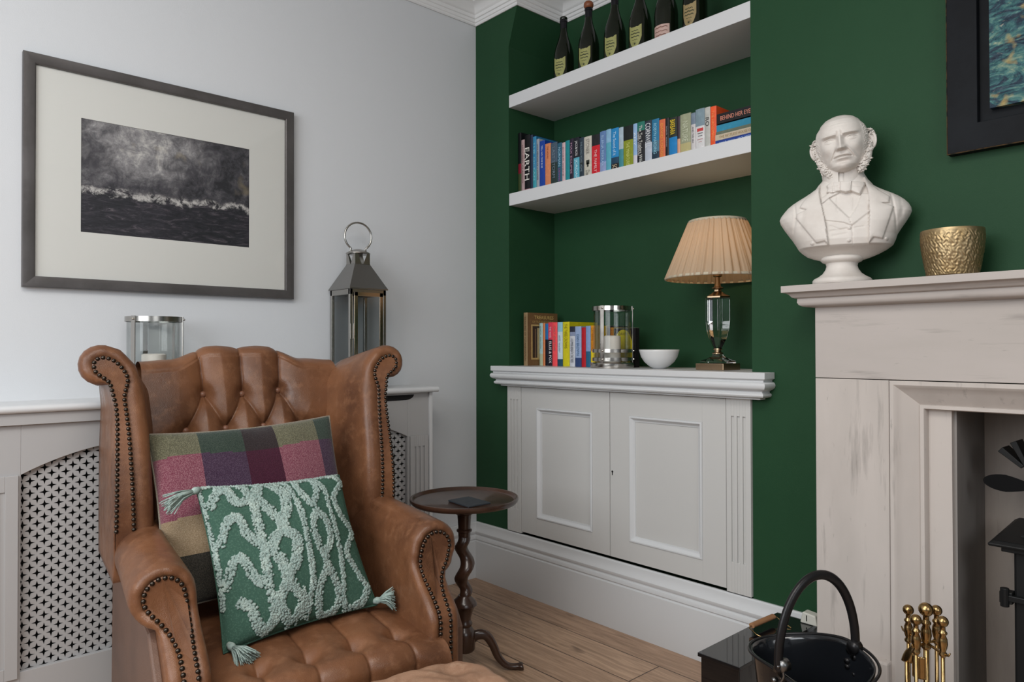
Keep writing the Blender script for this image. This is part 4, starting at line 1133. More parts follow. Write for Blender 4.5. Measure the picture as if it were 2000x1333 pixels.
M_gcloth = mat('green_linen', sc(60, 88, 76), .9, var=[(240, sc(78, 106, 92), .5, .65)], bumps=[(600, .5, .0015)], spec=.1)
M_tuft = mat('mint_yarn', sc(150, 166, 160), .95, var=[(160, sc(112, 134, 128), .5, .7), (30, sc(172, 186, 178), .5, .7)], spec=.1)
o2, a2, b2, c2, d2 = cushion_frame((-.245, -.222, .738), (-.262, .172, .728), (-.085, .212, .392), (-.025, -.205, .382), 'tufted_cushion', 'green cushion with shaggy mint tufting and corner tassels in front of the plaid one')
G4, gf, nm2 = pillow([a2, b2, c2, d2], .062, 'cushion_cover', [M_gcloth], o2, None, 60, lambda u, v: .003*sin(8*u+6*v))
PT = [
[(-0.0, 0.02), (0.0, 0.15), (0.0, 0.32), (0.01, 0.45), (0.01, 0.6), (0.01, 0.78)],
[(0.03, 0.16), (0.12, 0.04), (0.17, 0.06), (0.2, 0.15), (0.3, 0.14)],
[(0.25, 0.0), (0.3, 0.13), (0.3, 0.31), (0.3, 0.48), (0.29, 0.6), (0.29, 0.79), (0.29, 0.92), (0.24, 0.97)],
[(0.05, 0.4), (0.12, 0.27), (0.19, 0.26), (0.22, 0.38), (0.3, 0.47)],
[(0.03, 0.67), (0.1, 0.53), (0.16, 0.52), (0.21, 0.65), (0.26, 0.7)],
[(0.1, 0.77), (0.16, 0.82), (0.19, 0.93), (0.23, 0.98)],
[(0.38, 0.01), (0.34, 0.13), (0.41, 0.27), (0.45, 0.38), (0.36, 0.47), (0.39, 0.62), (0.4, 0.72), (0.33, 0.84), (0.38, 0.98)],
[(0.44, 0.0), (0.52, 0.12), (0.5, 0.25), (0.44, 0.38), (0.51, 0.47), (0.47, 0.62), (0.4, 0.7), (0.48, 0.85), (0.43, 0.97)],
[(0.52, 0.0), (0.56, 0.02), (0.59, 0.27), (0.58, 0.48), (0.57, 0.67), (0.55, 0.8), (0.49, 0.99)],
[(0.63, 0.01), (0.63, 0.11), (0.69, 0.24), (0.76, 0.1), (0.74, 0.01), (0.63, 0.01)],
[(0.7, 0.29), (0.64, 0.41), (0.67, 0.58), (0.75, 0.51), (0.75, 0.37), (0.7, 0.29)],
[(0.67, 0.58), (0.68, 0.68), (0.59, 0.83), (0.59, 0.98), (0.68, 0.98), (0.73, 0.86), (0.69, 0.68)],
[(0.76, 0.01), (0.81, 0.12), (0.81, 0.33), (0.81, 0.53), (0.79, 0.72), (0.76, 0.89), (0.76, 0.99)],
[(0.82, 0.0), (0.92, 0.01), (0.98, 0.08), (0.87, 0.2), (0.89, 0.34), (0.96, 0.47), (0.86, 0.6), (0.89, 0.72), (0.96, 0.89)],
[(0.95, 0.88), (0.88, 0.97), (0.79, 0.99)],
[(0.02, .005), (.2, .0), (.4, .0), (.6, .0), (.8, 0), (.98, .005)]]
WD = [.018, .036, .034, .034, .036, .036, .040, .042, .022, .026, .028, .030, .020, .024, .030, .012]
tw = MB()
def blob(p, nrm, s):
    a = Vector(rng.normal(size=3)).normalized(); b = a.cross(nrm).normalized(); a = b.cross(nrm)
    tip = p+nrm*s*1.5+a*s*rng.uniform(-1, 1)+b*s*rng.uniform(-1, 1)
    q = [p+a*s-nrm*s*.2, p+b*s-nrm*s*.2, p-a*s-nrm*s*.2, p-b*s-nrm*s*.2]
    mid = [x+nrm*s*1.05+(x-p)*.15 for x in q]
    tw.add([tuple(x) for x in q+mid+[tip]], [(0, 1, 5, 4), (1, 2, 6, 5), (2, 3, 7, 6), (3, 0, 4, 7), (4, 5, 8), (5, 6, 8), (6, 7, 8), (7, 4, 8)])
for pth, wd in zip(PT, WD):
    c3 = bez([(u, v, 0) for u, v in pth], 200)
    L = sum((c3[i+1]-c3[i]).length for i in range(199))*.40
    for k in range(int(L*wd/(.0046**2)*1.5)):
        q = c3[int(rng.uniform(0, 199))]
        r_ = wd*.70/.40/2*sqrt(rng.uniform()); a = rng.uniform(0, 2*pi)
        u, v = q.x+r_*cos(a), q.y+r_*sin(a)
        if not (-.005 < u < 1.005 and -.005 < v < 1.005): continue
        u = min(max(u, .002), .998); v = min(max(v, .002), .998)
        blob(Vector(gf(u, v)), nm2, rng.uniform(.0026, .0040))
to = tw.build('tufting', M_tuft, o2, smooth=True); to['kind'] = 'stuff'
rim([a2, b2, c2, d2], .003).build('edge_seam', M_gcloth, o2, smooth=True)
def tassel(p0, dirn, L, spread, n=46):
    w = MB(); d_ = dirn.normalized()
    a = d_.cross(Vector((0, 0, 1))); a.normalize(); b = a.cross(d_)
    w.tube([p0, p0+d_*.012, p0+d_*.024], [.006, .010, .007], 10)
    for k in range(n):
        t_ = rng.uniform(0, 2*pi); r = sqrt(rng.uniform())*spread
        e = p0+d_*(L*rng.uniform(.85, 1.05))+a*r*cos(t_)+b*r*sin(t_)+Vector((0, 0, -.012*rng.uniform()))
        m_ = (p0+d_*.02)*.5+e*.5+Vector((0, 0, .006))+a*rng.normal()*.003
        w.tube([p0+d_*.018+a*.005*cos(t_)+b*.005*sin(t_), m_, e], [.0017, .0018, .0013], 5)
    return w
R3 = CHW.to_3x3()
tassel(a2+R3 @ Vector((.012, .006, 0)), R3 @ Vector((.30, -.85, -.25)), .092, .028, 70).build('tassel', M_tuft, o2, smooth=True)
tassel(d2+R3 @ Vector((.0, .01, .02)), R3 @ Vector((.55, .25, -.22)), .080, .036, 120).build('tassel', M_tuft, o2, smooth=True)
tassel(c2+R3 @ Vector((.0, -.012, .012)), R3 @ Vector((.4, .8, .10)), .060, .032, 110).build('tassel', M_tuft, o2, smooth=True)

# ------------------------------------------------------------------ footstool (its top just enters the frame)
fs = thing('footstool', 'light tan leather footstool with domed buttoned top in front of the armchair', 'footstool', (1.500, -1.375, -.0), TH)
FB = np.array([(x, y) for x in (-.10, 0, .10) for y in (-.14, 0, .14)])
def stp(u, v):
    a, b = 2*u-1, 2*v-1
    x, y = .19*a, .255*b
    e = max(abs(a), abs(b)); r_ = (abs(a)**5+abs(b)**5)**.2
    z_ = .372+.022*(1-a*a)*(1-b*b)-.05*float(smooth(.78, 1.0, r_))**1.5
    db = np.sqrt(((FB-np.array([x, y]))**2).sum(1)).min(); z_ -= .016*math.exp(-(db/.03)**2)
    k = 1-.05*max(0, r_-.9)
    z_ += .0015*sin(x*90+3*sin(y*40))
    return (x*k, y*k, z_)
MB().grid(stp, 80, 90).build('padded_top', M_stool, fs, smooth=True, local=True)
w = MB(); w.loft([[(x, y, z) for x, y in ((-.186, -.25), (.186, -.25), (.186, .25), (-.186, .25))] for z in (.14, .33)])
w.build('body', M_stool, fs, local=True, bevel=.012)
for a in (-.15, .15):
    for b in (-.21, .21): MB().lathe([(.014, 0), (.020, .03), (.024, .142)], a, b, 0, 14).build('leg', M_dwood, fs, local=True, angle=40)

# ------------------------------------------------------------------ tripod side table
tx, ty = .786, -.695
sd = thing('tripod_table', 'dark wood tripod side table with round dished top and twisted column', 'side table', (tx, ty, 0))
MB().lathe([(.002, .572), (.05, .571), (.16, .574), (.176, .578), (.182, .584), (.1845, .590), (.1835, .596), (.179, .5975), (.175, .595), (.171, .589), (.165, .5865), (.0, .586)], tx, ty, 0, 72).build('table_top', M_dwood, sd, angle=60)
MB().lathe([(0.0366, .572), (0.0366, .566), (0.0293, .556), (0.0250, .551), (0.0317, .546), (0.0317, .541), (0.0238, .536), (0.0220, .515), (0.0207, .49), (0.0262, .486), (0.0262, .481), (0.0214, .478), (0.0201, .46)], tx, ty, 0, 28).build('turned_neck', M_dwood, sd, angle=50)
w = MB(); rings = []
for k in range(64):
    v = k/63; z_ = .465-.205*v; a0 = -v*2*pi*1.9
    off = .011*min(1, v*6, (1-v)*8+.1); r = .0200+.004*sin(pi*v)
    rings.append([(tx+off*cos(a0)+r*cos(2*pi*j/20), ty+off*sin(a0)+r*sin(2*pi*j/20), z_) for j in range(20)])
w.loft(rings); w.build('twisted_column', M_dwood, sd, smooth=True)
MB().lathe([(0.0207, .265), (0.0244, .258), (0.0366, .247), (0.0415, .238), (0.0427, .232), (0.0354, .227), (0.0293, .212), (0.0226, .190), (0.0220, .178), (0.0268, .172), (0.0268, .166), (0.0232, .160), (0.0293, .150), (0.0354, .142), (0.0366, .130), (0.0366, .085), (0.0317, .078), (.0, .076)], tx, ty, 0, 32).build('turned_base', M_dwood, sd, angle=50)
def tleg(ang):
    w = MB(); c_ = [(.018, .112), (.045, .128), (.075, .122), (.097, .090), (.115, .048), (.142, .019), (.176, .010), (.200, .011)]
    P = bez([(r, 0, z) for r, z in c_], 26); R = [(.020, .015), (.017, .013)]
    ca, sa = cos(ang), sin(ang); rings = []
    for k, p in enumerate(P):
        t = k/25; q = P[min(k+1, 25)]-P[max(k-1, 0)]; q.normalize(); n_ = Vector((-q.z, 0, q.x))
        hh = .019*(1-t)+.0085*t+.004*max(0, t-.8)*5; ww = .013*(1-t)+.011*t+.008*float(smooth(.85, .97, t))
        ring = []
        for j in range(14):
            a = 2*pi*j/14; c2_ = p+n_*(hh*cos(a)); s_ = ww*sin(a)
            ring.append((tx+c2_.x*ca-s_*sa, ty+c2_.x*sa+s_*ca, max(.0008, c2_.z)))
        rings.append(ring)
    w.loft(rings); w.build('leg', M_dwood, sd, smooth=True)
base = atan2(-.536-ty+.02, .889+.08-tx)
A0 = radians(57)
for k in range(3): tleg(A0+k*2*pi/3)
w = MB(); w.prism([(.771, -.752), (.895, -.764), (.897, -.672), (.772, -.664)], .5968-.010, .5968-.0045, 'z')
o = w.build('slate_coaster', M_slate, bevel=.0015); tag(o, 'square dark slate coaster lying on the round tripod table', 'coaster')

# ------------------------------------------------------------------ framed seascape on the left wall
def nodes_mat(name):
    m = bpy.data.materials.new(name); m.use_nodes = True
    return m, m.node_tree.nodes, m.node_tree.links, m.node_tree.nodes['Principled BSDF']
def ramp(N, L, src, stops):
    r = N.new('ShaderNodeValToRGB'); e = r.color_ramp.elements
    e[0].position, e[0].color = stops[0][0], (*stops[0][1], 1)
    e[1].position, e[1].color = stops[-1][0], (*stops[-1][1], 1)
    for p, c in stops[1:-1]:
        k = e.new(p); k.color = (*c, 1)
    L.new(src, r.inputs[0]); return r.outputs[0]
def nz(N, L, vec, scale, det=6, dist=0, rough=.6):
    n = N.new('ShaderNodeTexNoise'); n.inputs['Scale'].default_value = scale; n.inputs['Detail'].default_value = det
    n.inputs['Distortion'].default_value = dist; n.inputs['Roughness'].default_value = rough; L.new(vec, n.inputs['Vector']); return n.outputs[0]
def mixc(N, L, fac, a, b, mode='MIX'):
    x = N.new('ShaderNodeMix'); x.data_type = 'RGBA'; x.blend_type = mode
    if isinstance(fac, (int, float)): x.inputs[0].default_value = fac
    else: L.new(fac, x.inputs[0])
    for s_, v in ((6, a), (7, b)):
        if isinstance(v, tuple): x.inputs[s_].default_value = (*v, 1)
        else: L.new(v, x.inputs[s_])
    return x.outputs[2]
def mrange(N, L, src, a, b, c=0, d=1):
    r = N.new('ShaderNodeMapRange'); r.inputs[1].default_value = a; r.inputs[2].default_value = b; r.inputs[3].default_value = c; r.inputs[4].default_value = d
    L.new(src, r.inputs[0]); return r.outputs[0]
def mth(N, L, op, a, b=0, c=0):
    r = N.new('ShaderNodeMath'); r.operation = op
    for k, v in enumerate((a, b, c)):
        if isinstance(v, (int, float)): r.inputs[k].default_value = v
        else: L.new(v, r.inputs[k])
    return r.outputs[0]
def sea_mat():
    m, N, L, b = nodes_mat('storm_seascape')
    tc = N.new('ShaderNodeTexCoord'); sp = N.new('ShaderNodeSeparateXYZ'); L.new(tc.outputs['Object'], sp.inputs[0])
    v = tc.outputs['Object']
    n1 = nz(N, L, v, 11, 9, .6, .72); n2 = nz(N, L, v, 30, 9, .5, .78)
    mp = N.new('ShaderNodeMapping'); mp.inputs['Scale'].default_value = (1, .35, 1.6); mp.inputs['Rotation'].default_value = (.25, 0, 0); L.new(v, mp.inputs[0])
    n3 = nz(N, L, mp.outputs[0], 34, 9, 1.5, .78)
    # brighter break in the cloud at upper left of centre
    dy = mth(N, L, 'MULTIPLY', mth(N, L, 'ADD', sp.outputs[1], .10), 4.2); dz = mth(N, L, 'MULTIPLY', mth(N, L, 'SUBTRACT', sp.outputs[2], .52), 6)
    r2 = mth(N, L, 'ADD', mth(N, L, 'MULTIPLY', dy, dy), mth(N, L, 'MULTIPLY', dz, dz))
    glow = mrange(N, L, r2, 0, 1.1, .15, -.07)
    cl = mth(N, L, 'ADD', mth(N, L, 'MULTIPLY_ADD', n2, .45, mth(N, L, 'MULTIPLY', n1, .62)), glow)
    sky = ramp(N, L, cl, [(.40, (.022, .022, .028)), (.49, (.07, .066, .078)), (.57, (.15, .145, .155)), (.67, (.33, .32, .33)), (.80, (.78, .76, .72))])
    yel = nz(N, L, v, 7, 3); yf = mrange(N, L, yel, .60, .68, 0, .35)
    sky = mixc(N, L, yf, sky, (.42, .34, .20))
    sea = ramp(N, L, n3, [(.34, (.006, .007, .010)), (.50, (.020, .020, .028)), (.57, (.05, .042, .055)), (.65, (.13, .115, .13)), (.74, (.42, .40, .40))])
    # foam line between
    hz = mth(N, L, 'ADD', sp.outputs[2], mth(N, L, 'MULTIPLY_ADD', n1, .10, mth(N, L, 'MULTIPLY', n2, .03)))
    s_ = mrange(N, L, hz, .405, .412)
    img = mixc(N, L, s_, sea, sky)
    f1 = mrange(N, L, mth(N, L, 'ABSOLUTE', mth(N, L, 'SUBTRACT', hz, .399)), .015, .003)
    f2 = mrange(N, L, n2, .44, .54)
    img = mixc(N, L, mth(N, L, 'MULTIPLY', f1, f2), img, (.62, .60, .58))
    L.new(img, b.inputs['Base Color']); b.inputs['Roughness'].default_value = .6
    return m
pc = thing('framed_picture', 'framed stormy grey seascape in a wide cream mount on the left wall', 'picture', (.004, -1.396, 1.297))
fr2_ = lambda a, b, h: (h, a, b)
fp_ = [(0, .002), (0, .024), (.002, .0265), (.030, .0265), (.034, .024), (.0345, .012)]
M_pf = mat('dark_pewter_frame', (.085, .078, .076), .30, .35, var=[(14, (.13, .12, .12), .45, .75, (1, .3, .3))], bumps=[(140, .25, .001, 'noise', (1, .2, 1)), (40, .25, .002)])
MB().sweep([(-1.844, 1.297), (-1.844, 2.037), (-.949, 2.037), (-.949, 1.297)], fp_, closed=True, side=1, frame=fr2_).build('picture_frame', M_pf, pc, angle=40)
MB().box(.002, .004, -1.843, -.950, 1.298, 2.036).build('backing', M_gap, pc)
w = MB(); ya, yb, za, zb2 = -1.683, -1.124, 1.486, 1.861
w.box(.012, .0135, -1.815, ya, 1.327, 2.007); w.box(.012, .0135, yb, -.978, 1.327, 2.007)
w.box(.012, .0135, ya, yb, 1.327, za); w.box(.012, .0135, ya, yb, zb2, 2.007)
w.build('mount_board', mat('mount_board', (.83, .83, .79), .8), pc)
MB().box(.0095, .0115, ya-.002, yb+.002, za-.002, zb2+.002).build('artwork', sea_mat(), pc)
w = MB().add([(.0165, -1.811, 1.331), (.0165, -.982, 1.331), (.0165, -.982, 2.003), (.0165, -1.811, 2.003)], [(0, 1, 2, 3)])
w.build('picture_glass', M_pglass, pc)

# ------------------------------------------------------------------ painting above the mantel
def impasto():
    m, N, L, b = nodes_mat('impasto_paint')
    tc = N.new('ShaderNodeTexCoord'); v = tc.outputs['Object']
    mp = N.new('ShaderNodeMapping'); mp.inputs['Rotation'].default_value = (0, -.6, 0); mp.inputs['Scale'].default_value = (.6, 1, 1.7); L.new(v, mp.inputs[0])
    n1 = nz(N, L, mp.outputs[0], 16, 9, 2.0, .7); n2 = nz(N, L, mp.outputs[0], 46, 8, 1.4, .7); n3 = nz(N, L, v, 9, 3)
    c = ramp(N, L, n1, [(.34, (.010, .018, .035)), (.44, (.018, .04, .07)), (.51, (.035, .12, .14)), (.58, (.08, .22, .21)), (.66, (.24, .34, .26)), (.75, (.60, .55, .34))])
    c = mixc(N, L, mrange(N, L, n2, .60, .70, 0, .85), c, (.55, .54, .40))
    c = mixc(N, L, mrange(N, L, n2, .42, .34, 0, .8), c, (.012, .022, .05))
    c = mixc(N, L, mrange(N, L, n3, .60, .66, 0, .8), c, (.60, .42, .14))
    L.new(c, b.inputs['Base Color']); b.inputs['Roughness'].default_value = .4
    bu = N.new('ShaderNodeBump'); bu.inputs['Strength'].default_value = .9; bu.inputs['Distance'].default_value = .006; L.new(n2, bu.inputs['Height']); L.new(bu.outputs[0], b.inputs['Normal'])
    return m
pt = thing('framed_painting', 'thickly painted teal canvas floating in a wide black frame above the mantel', 'painting', (2.43, -.004, 1.622))
M_bf = mat('black_stained_frame', (.006, .007, .009), .6, spec=.15, var=[(8, (.010, .012, .015), .4, .7)], bumps=[(160, .3, .001, 'noise', (.2, 1, 1))])
M_wear = mat('worn_frame_edge', (.10, .06, .028), .5, var=[(60, (.018, .016, .014), .45, .6)])
fr3 = lambda a, b, h: (a, h, b)
MB().sweep([(2.057, 1.622), (2.057, 2.42), (2.81, 2.42), (2.81, 1.622)], [(0, -.003), (0, -.032), (.002, -.035), (.071, -.035), (.072, -.034), (.0725, -.012)], closed=True, side=1, frame=fr3).build('frame', M_bf, pt, angle=40)
MB().sweep([(2.0562, 1.6212), (2.0562, 2.4208), (2.8108, 2.4208), (2.8108, 1.6212)], [(0, -.030), (0, -.0342), (.0022, -.0362), (.0026, -.034)], closed=True, side=1, frame=fr3).build('frame_edge', M_wear, pt)
MB().box(2.062, 2.805, -.012, -.003, 1.628, 2.415).build('backing_tray', M_bf, pt)
def canv(u, v):
    x = 2.157+.553*u; z = 1.724+.594*v
    return (x, -.034-.0012*sin(x*310+2*sin(z*90))*sin(z*270)-.0008*sin(x*620+z*500), z)
w = MB().grid(canv, 90, 90); w.box(2.157, 2.710, -.0335, -.012, 1.724, 2.318)
w.build('canvas', impasto(), pt)

# ------------------------------------------------------------------ metal candle lantern on the radiator cover
ln = thing('metal_lantern', 'tall square steel and glass lantern with ring handle on the radiator cover', 'lantern', (.10, -.706, .9388))
x0, x1, y0, y1 = .02, .18, -.789, -.623; zb0 = .9388; ze = 1.338
w = MB(); w.box(x0-.004, x1+.004, y0-.004, y1+.004, zb0, zb0+.028)
w.build('base', M_steel, ln, bevel=.002)
w = MB(); p_ = .013
for xx in (x0, x1-p_):
    for yy in (y0, y1-p_): w.box(xx, xx+p_, yy, yy+p_, zb0+.028, ze)
w.box(x0, x1, y0, y0+p_, ze-.022, ze); w.box(x0, x1, y1-p_, y1, ze-.022, ze); w.box(x0, x0+p_, y0, y1, ze-.022, ze); w.box(x1-p_, x1, y0, y1, ze-.022, ze)
w.build('lantern_frame', M_steel, ln, bevel=.001)
w = MB(); a, b = y0+.018, y1-.016
w.box(x1-.001, x1+.004, a, a+.016, zb0+.035, ze-.012); w.box(x1-.001, x1+.004, b-.016, b, zb0+.035, ze-.012)
w.box(x1-.001, x1+.004, a, b, ze-.028, ze-.012); w.box(x1-.001, x1+.004, a, b, zb0+.035, zb0+.051)
dr = w.build('lantern_door', mat('warm_reflection_steel', (.46, .38, .30), .16, 1), ln, bevel=.0008)  # warm reflection put into the steel colour of the door
for nm_, q in (('door_glass', [(x1+.001, a+.014, zb0+.05), (x1+.001, b-.014, zb0+.05), (x1+.001, b-.014, ze-.027), (x1+.001, a+.014, ze-.027)]),
          ('side_glass', [(x0+.01, y0+.004, zb0+.028), (x1-.01, y0+.004, zb0+.028), (x1-.01, y0+.004, ze-.02), (x0+.01, y0+.004, ze-.02)]),
          ('side_glass', [(x0+.01, y1-.004, zb0+.028), (x1-.01, y1-.004, zb0+.028), (x1-.01, y1-.004, ze-.02), (x0+.01, y1-.004, ze-.02)]),
          ('side_glass', [(x0+.004, y0+.01, zb0+.028), (x0+.004, y1-.01, zb0+.028), (x0+.004, y1-.01, ze-.02), (x0+.004, y0+.01, ze-.02)])):
    MB().add(q, [(0, 1, 2, 3)]).build(nm_, M_lglass, ln)
MB().tube([(x1+.005, y0+.010, 1.14), (x1+.010, y0+.010, 1.14), (x1+.011, y0+.010, 1.20)], .0022, 8).build('door_latch', M_steel, dr)
cx, cy = .10, -.706
def sq(h, z): return [(cx-h, cy-h, z), (cx+h, cy-h, z), (cx+h, cy+h, z), (cx-h, cy+h, z)]
w = MB().loft([sq(.088, ze), sq(.088, ze+.004), sq(.036, ze+.105), sq(.036, ze+.108)]); w.build('roof', mat('roof_steel', (.30, .29, .275), .22, 1), ln, bevel=.001)
w = MB()
for sx, sy in ((1, 0), (-1, 0), (0, 1), (0, -1)):
    for k in (-1, 1):
        # zig-zag cut collar
        def Q(t, z): return (cx+sx*.034+(-sy)*t, cy+sy*.034+sx*t, z)
        w.add([Q(k*.034, ze+.107), Q(k*.004, ze+.107), Q(k*.034, ze+.150), Q(k*.022, ze+.150)], [(0, 1, 3, 2)])
oo = w.build('pierced_collar', M_steel, ln); sm = oo.modifiers.new('s', 'SOLIDIFY'); sm.thickness = .0015
MB().lathe([(.010, .150), (.046, .149), (.050, .152), (.046, .156), (.030, .165), (.012, .170), (.001, .171)], cx, cy, ze, 40).build('cap', M_steel, ln, smooth=True)
pts = []
for k in range(27):
    a_ = radians(-58+296*k/26); pts.append((cx+.01*cos(a_), cy+.056*cos(a_), ze+.222+.058*sin(a_)))
pts = [(cx, cy-.041*0+.040, ze+.152)]+pts[::1]+[(cx, cy-.040, ze+.152)]
MB().tube(pts, .0040, 10).build('ring_handle', M_steel, ln, smooth=True)
hurricane(.115, -1.487, .9388, .086, .270, radians(-58), 'metal strapped glass hurricane lantern on the radiator cover behind the armchair', M_steel, .12)

# ------------------------------------------------------------------ plaster bust
S = 1.486e-3
bz = 1.2835
bu_ = thing('plaster_bust', 'white plaster bust of a stern man in coat and bow tie on the mantel', 'bust', (1.812, -.114, bz), radians(21))
MB().lathe([(.0765, 0), (.0790, .004), (.0785, .011), (.074, .016), (.070, .018), (.064, .021), (.052, .030), (.044, .042), (.041, .052), (.043, .060), (.052, .064), (.0565, .069), (.0565, .075), (.052, .079), (.040, .081), (.038, .090), (.0, .090)], -.004, 0, 0, 56).build('socle', M_plaster, bu_, local=True, angle=50)
rows = [(338, 1622, 1688), (346, 1618, 1692), (353, 1612, 1696), (359, 1607, 1701), (366, 1602, 1706), (372, 1592, 1715), (378, 1582, 1726), (384, 1571, 1738), (390, 1561, 1748), (397, 1552, 1757), (405, 1545, 1764), (413, 1539, 1768), (420, 1536, 1769), (428, 1538, 1766), (440, 1545, 1759), (452, 1553, 1751), (462, 1560, 1745), (472, 1566, 1742), (481, 1571, 1738), (484, 1573, 1735), (490, 1579, 1727), (497, 1588, 1714), (502, 1600, 1702), (506, 1614, 1690)]
ra = np.array(rows, float)
def inpoly(X, Y, P):
    P = np.array(P, float); c = np.zeros(X.shape, bool); n = len(P); j = n-1; dmin = np.full(X.shape, 1e9)
    for i in range(n):
        xi, yi, xj, yj = P[i][0], P[i][1], P[j][0], P[j][1]
        cond = ((yi > Y) != (yj > Y)) & (X < (xj-xi)*(Y-yi)/((yj-yi) if yj != yi else 1e-9)+xi)
        c ^= cond
        dx, dy = xj-xi, yj-yi; t = np.clip(((X-xi)*dx+(Y-yi)*dy)/(dx*dx+dy*dy+1e-9), 0, 1)
        dmin = np.minimum(dmin, np.hypot(X-xi-t*dx, Y-yi-t*dy)); j = i
    return np.where(c, dmin, -dmin)
def raised(X, Y, P, h, soft=9, dome=0):
    d = inpoly(X, Y, P); e = smooth(-soft*.5, soft*.5, d)
    return e*(h+dome*(1-np.exp(-np.maximum(d, 0)/30)))
def lined(X, Y, P, w_, dep):
    d = np.full(X.shape, 1e9)
    for (xi, yi), (xj, yj) in zip(P[:-1], P[1:]):
        dx, dy = xj-xi, yj-yi; t = np.clip(((X-xi)*dx+(Y-yi)*dy)/(dx*dx+dy*dy+1e-9), 0, 1); d = np.minimum(d, np.hypot(X-xi-t*dx, Y-yi-t*dy))
    return dep*np.exp(-(d/w_)**2)
def relief(X, Y):
    # zoom units: 6.06 per photograph pixel
    h = np.zeros(X.shape)
    wc = [(520, 370), (600, 300), (700, 440), (815, 565), (920, 400), (940, 280), (1012, 290), (1010, 900), (600, 900)]
    h += raised(X, Y, wc, 2.2)
    h += raised(X, Y, [(515, 372), (600, 305), (812, 565), (838, 655), (760, 610), (570, 570)], 2.6, 8)
    h += raised(X, Y, [(1012, 290), (940, 280), (880, 480), (818, 565), (842, 650), (1014, 508)], 2.6, 8)
    coatL = [(430, 120), (500, 60), (495, 220), (520, 370), (570, 600), (600, 900), (200, 900), (0, 560), (0, 480), (200, 250), (380, 190)]
    coatR = [(960, 60), (1060, 140), (1300, 230), (1480, 420), (1480, 500), (1250, 900), (1008, 900), (1020, 500), (1010, 300), (985, 180)]
    h += raised(X, Y, coatL, 5.0, 10); h += raised(X, Y, coatR, 5.0, 10)
    h += raised(X, Y, [(425, 150), (500, 90), (498, 220), (522, 370), (572, 600), (602, 862), (560, 812), (470, 825), (242, 505), (255, 462), (360, 418), (285, 385), (318, 320), (400, 220)], 4.2, 8, 2)
    h += raised(X, Y, [(965, 60), (1045, 160), (1110, 250), (1222, 335), (1215, 412), (1140, 410), (1262, 455), (1150, 812), (1060, 795), (1008, 862), (1020, 500), (1012, 300), (985, 180)], 4.2, 8, 2)
    h += raised(X, Y, [(575, 150), (620, 112), (722, 122), (724, 235), (640, 246), (575, 236), (590, 190)], 8, 10, 3)
    h += raised(X, Y, [(836, 130), (968, 140), (978, 170), (925, 296), (832, 246)], 8, 10, 3)
    h += raised(X, Y, [(722, 122), (838, 128), (832, 250), (780, 262), (722, 240)], 12, 10, 3)
    h += raised(X, Y, [(600, 240), (724, 244), (610, 300), (525, 372), (515, 300)], 4.5, 8, 1)
    h += lined(X, Y, [(640, 130), (650, 230)], 9, -2.0)+lined(X, Y, [(600, 190), (700, 180)], 8, -1.4)+lined(X, Y, [(860, 190), (950, 200)], 8, -1.4)
    for cx_, cy_, r_ in ((815, 680, 21), (810, 822, 21), (425, 825, 23), (1190, 812, 20)):
        h += 3.0*smooth(r_, r_*.55, np.hypot(X-cx_, Y-cy_))
    for P, w_, dp in (([(215, 290), (232, 420), (242, 505), (215, 640), (205, 760)], 12, -2.6), ([(1240, 300), (1258, 420), (1280, 560), (1292, 760)], 12, -2.6), ([(845, 650), (850, 860)], 6, -1.6),
                     ([(620, 700), (700, 695), (800, 700)], 12, -1.6), ([(620, 640), (720, 690), (800, 680)], 10, -1.4), ([(870, 680), (960, 670)], 9, -1.2), ([(640, 760), (780, 740)], 14, -1.0),
                     ([(690, 300), (690, 470)], 7, -1.2), ([(860, 320), (856, 470)], 7, -1.2), ([(330, 420), (300, 640)], 30, -1.5), ([(60, 480), (170, 640)], 26, -1.6), ([(1380, 430), (1300, 620)], 26, -1.6), ([(1330, 300), (1350, 560)], 20, -1.4)):
        h += lined(X, Y, P, w_, dp)
    return h*1.45e-3
NY, NX = 170, 190
ys_ = np.concatenate([np.linspace(338, 481, 140), np.linspace(482, 506, 30)])
xl = np.interp(ys_, ra[:, 0], ra[:, 1]); xr = np.interp(ys_, ra[:, 0], ra[:, 2])
Tt = np.interp(ys_, [338, 350, 366, 384, 405, 440, 470, 481, 484, 490, 498, 506], [.046, .048, .050, .056, .066, .080, .084, .080, .076, .058, .038, .020])
Tb = np.interp(ys_, [338, 366, 400, 440, 506], [.044, .046, .050, .046, .030])
rings = []
for j in range(NY):
    c_ = (xl[j]+xr[j])/2; hw_ = (xr[j]-xl[j])/2
    u = np.sin(np.linspace(-pi/2, pi/2, NX)); px_ = c_+hw_*u
    X = (px_-1530)*6.06; Y = np.full(NX, (ys_[j]-340)*6.06)
    f = Tt[j]*np.power(np.maximum(0, 1-np.abs(u)**2.3), .55)
    rl = relief(X, Y)*np.clip(1-np.abs(u)**10, 0, 1)
    if ys_[j] > 481: rl = rl*max(0, 1-(ys_[j]-481)/3)
    if ys_[j] < 352: rl = rl*0+.002*(1-abs(2*(ys_[j]-345)/14))
    z_ = (552-ys_[j])*S
    ring = [((p-1652)*S, -(ff+q), z_) for p, ff, q in zip(px_, f, rl)]
    ub = np.sin(np.linspace(pi/2, -pi/2, 40))[1:-1]
    ring += [((c_+hw_*q-1652)*S, Tb[j]*(max(0, 1-abs(q)**2.2)**.6), z_) for q in ub]
    rings.append(ring)
bw = MB().loft(rings, True, True)
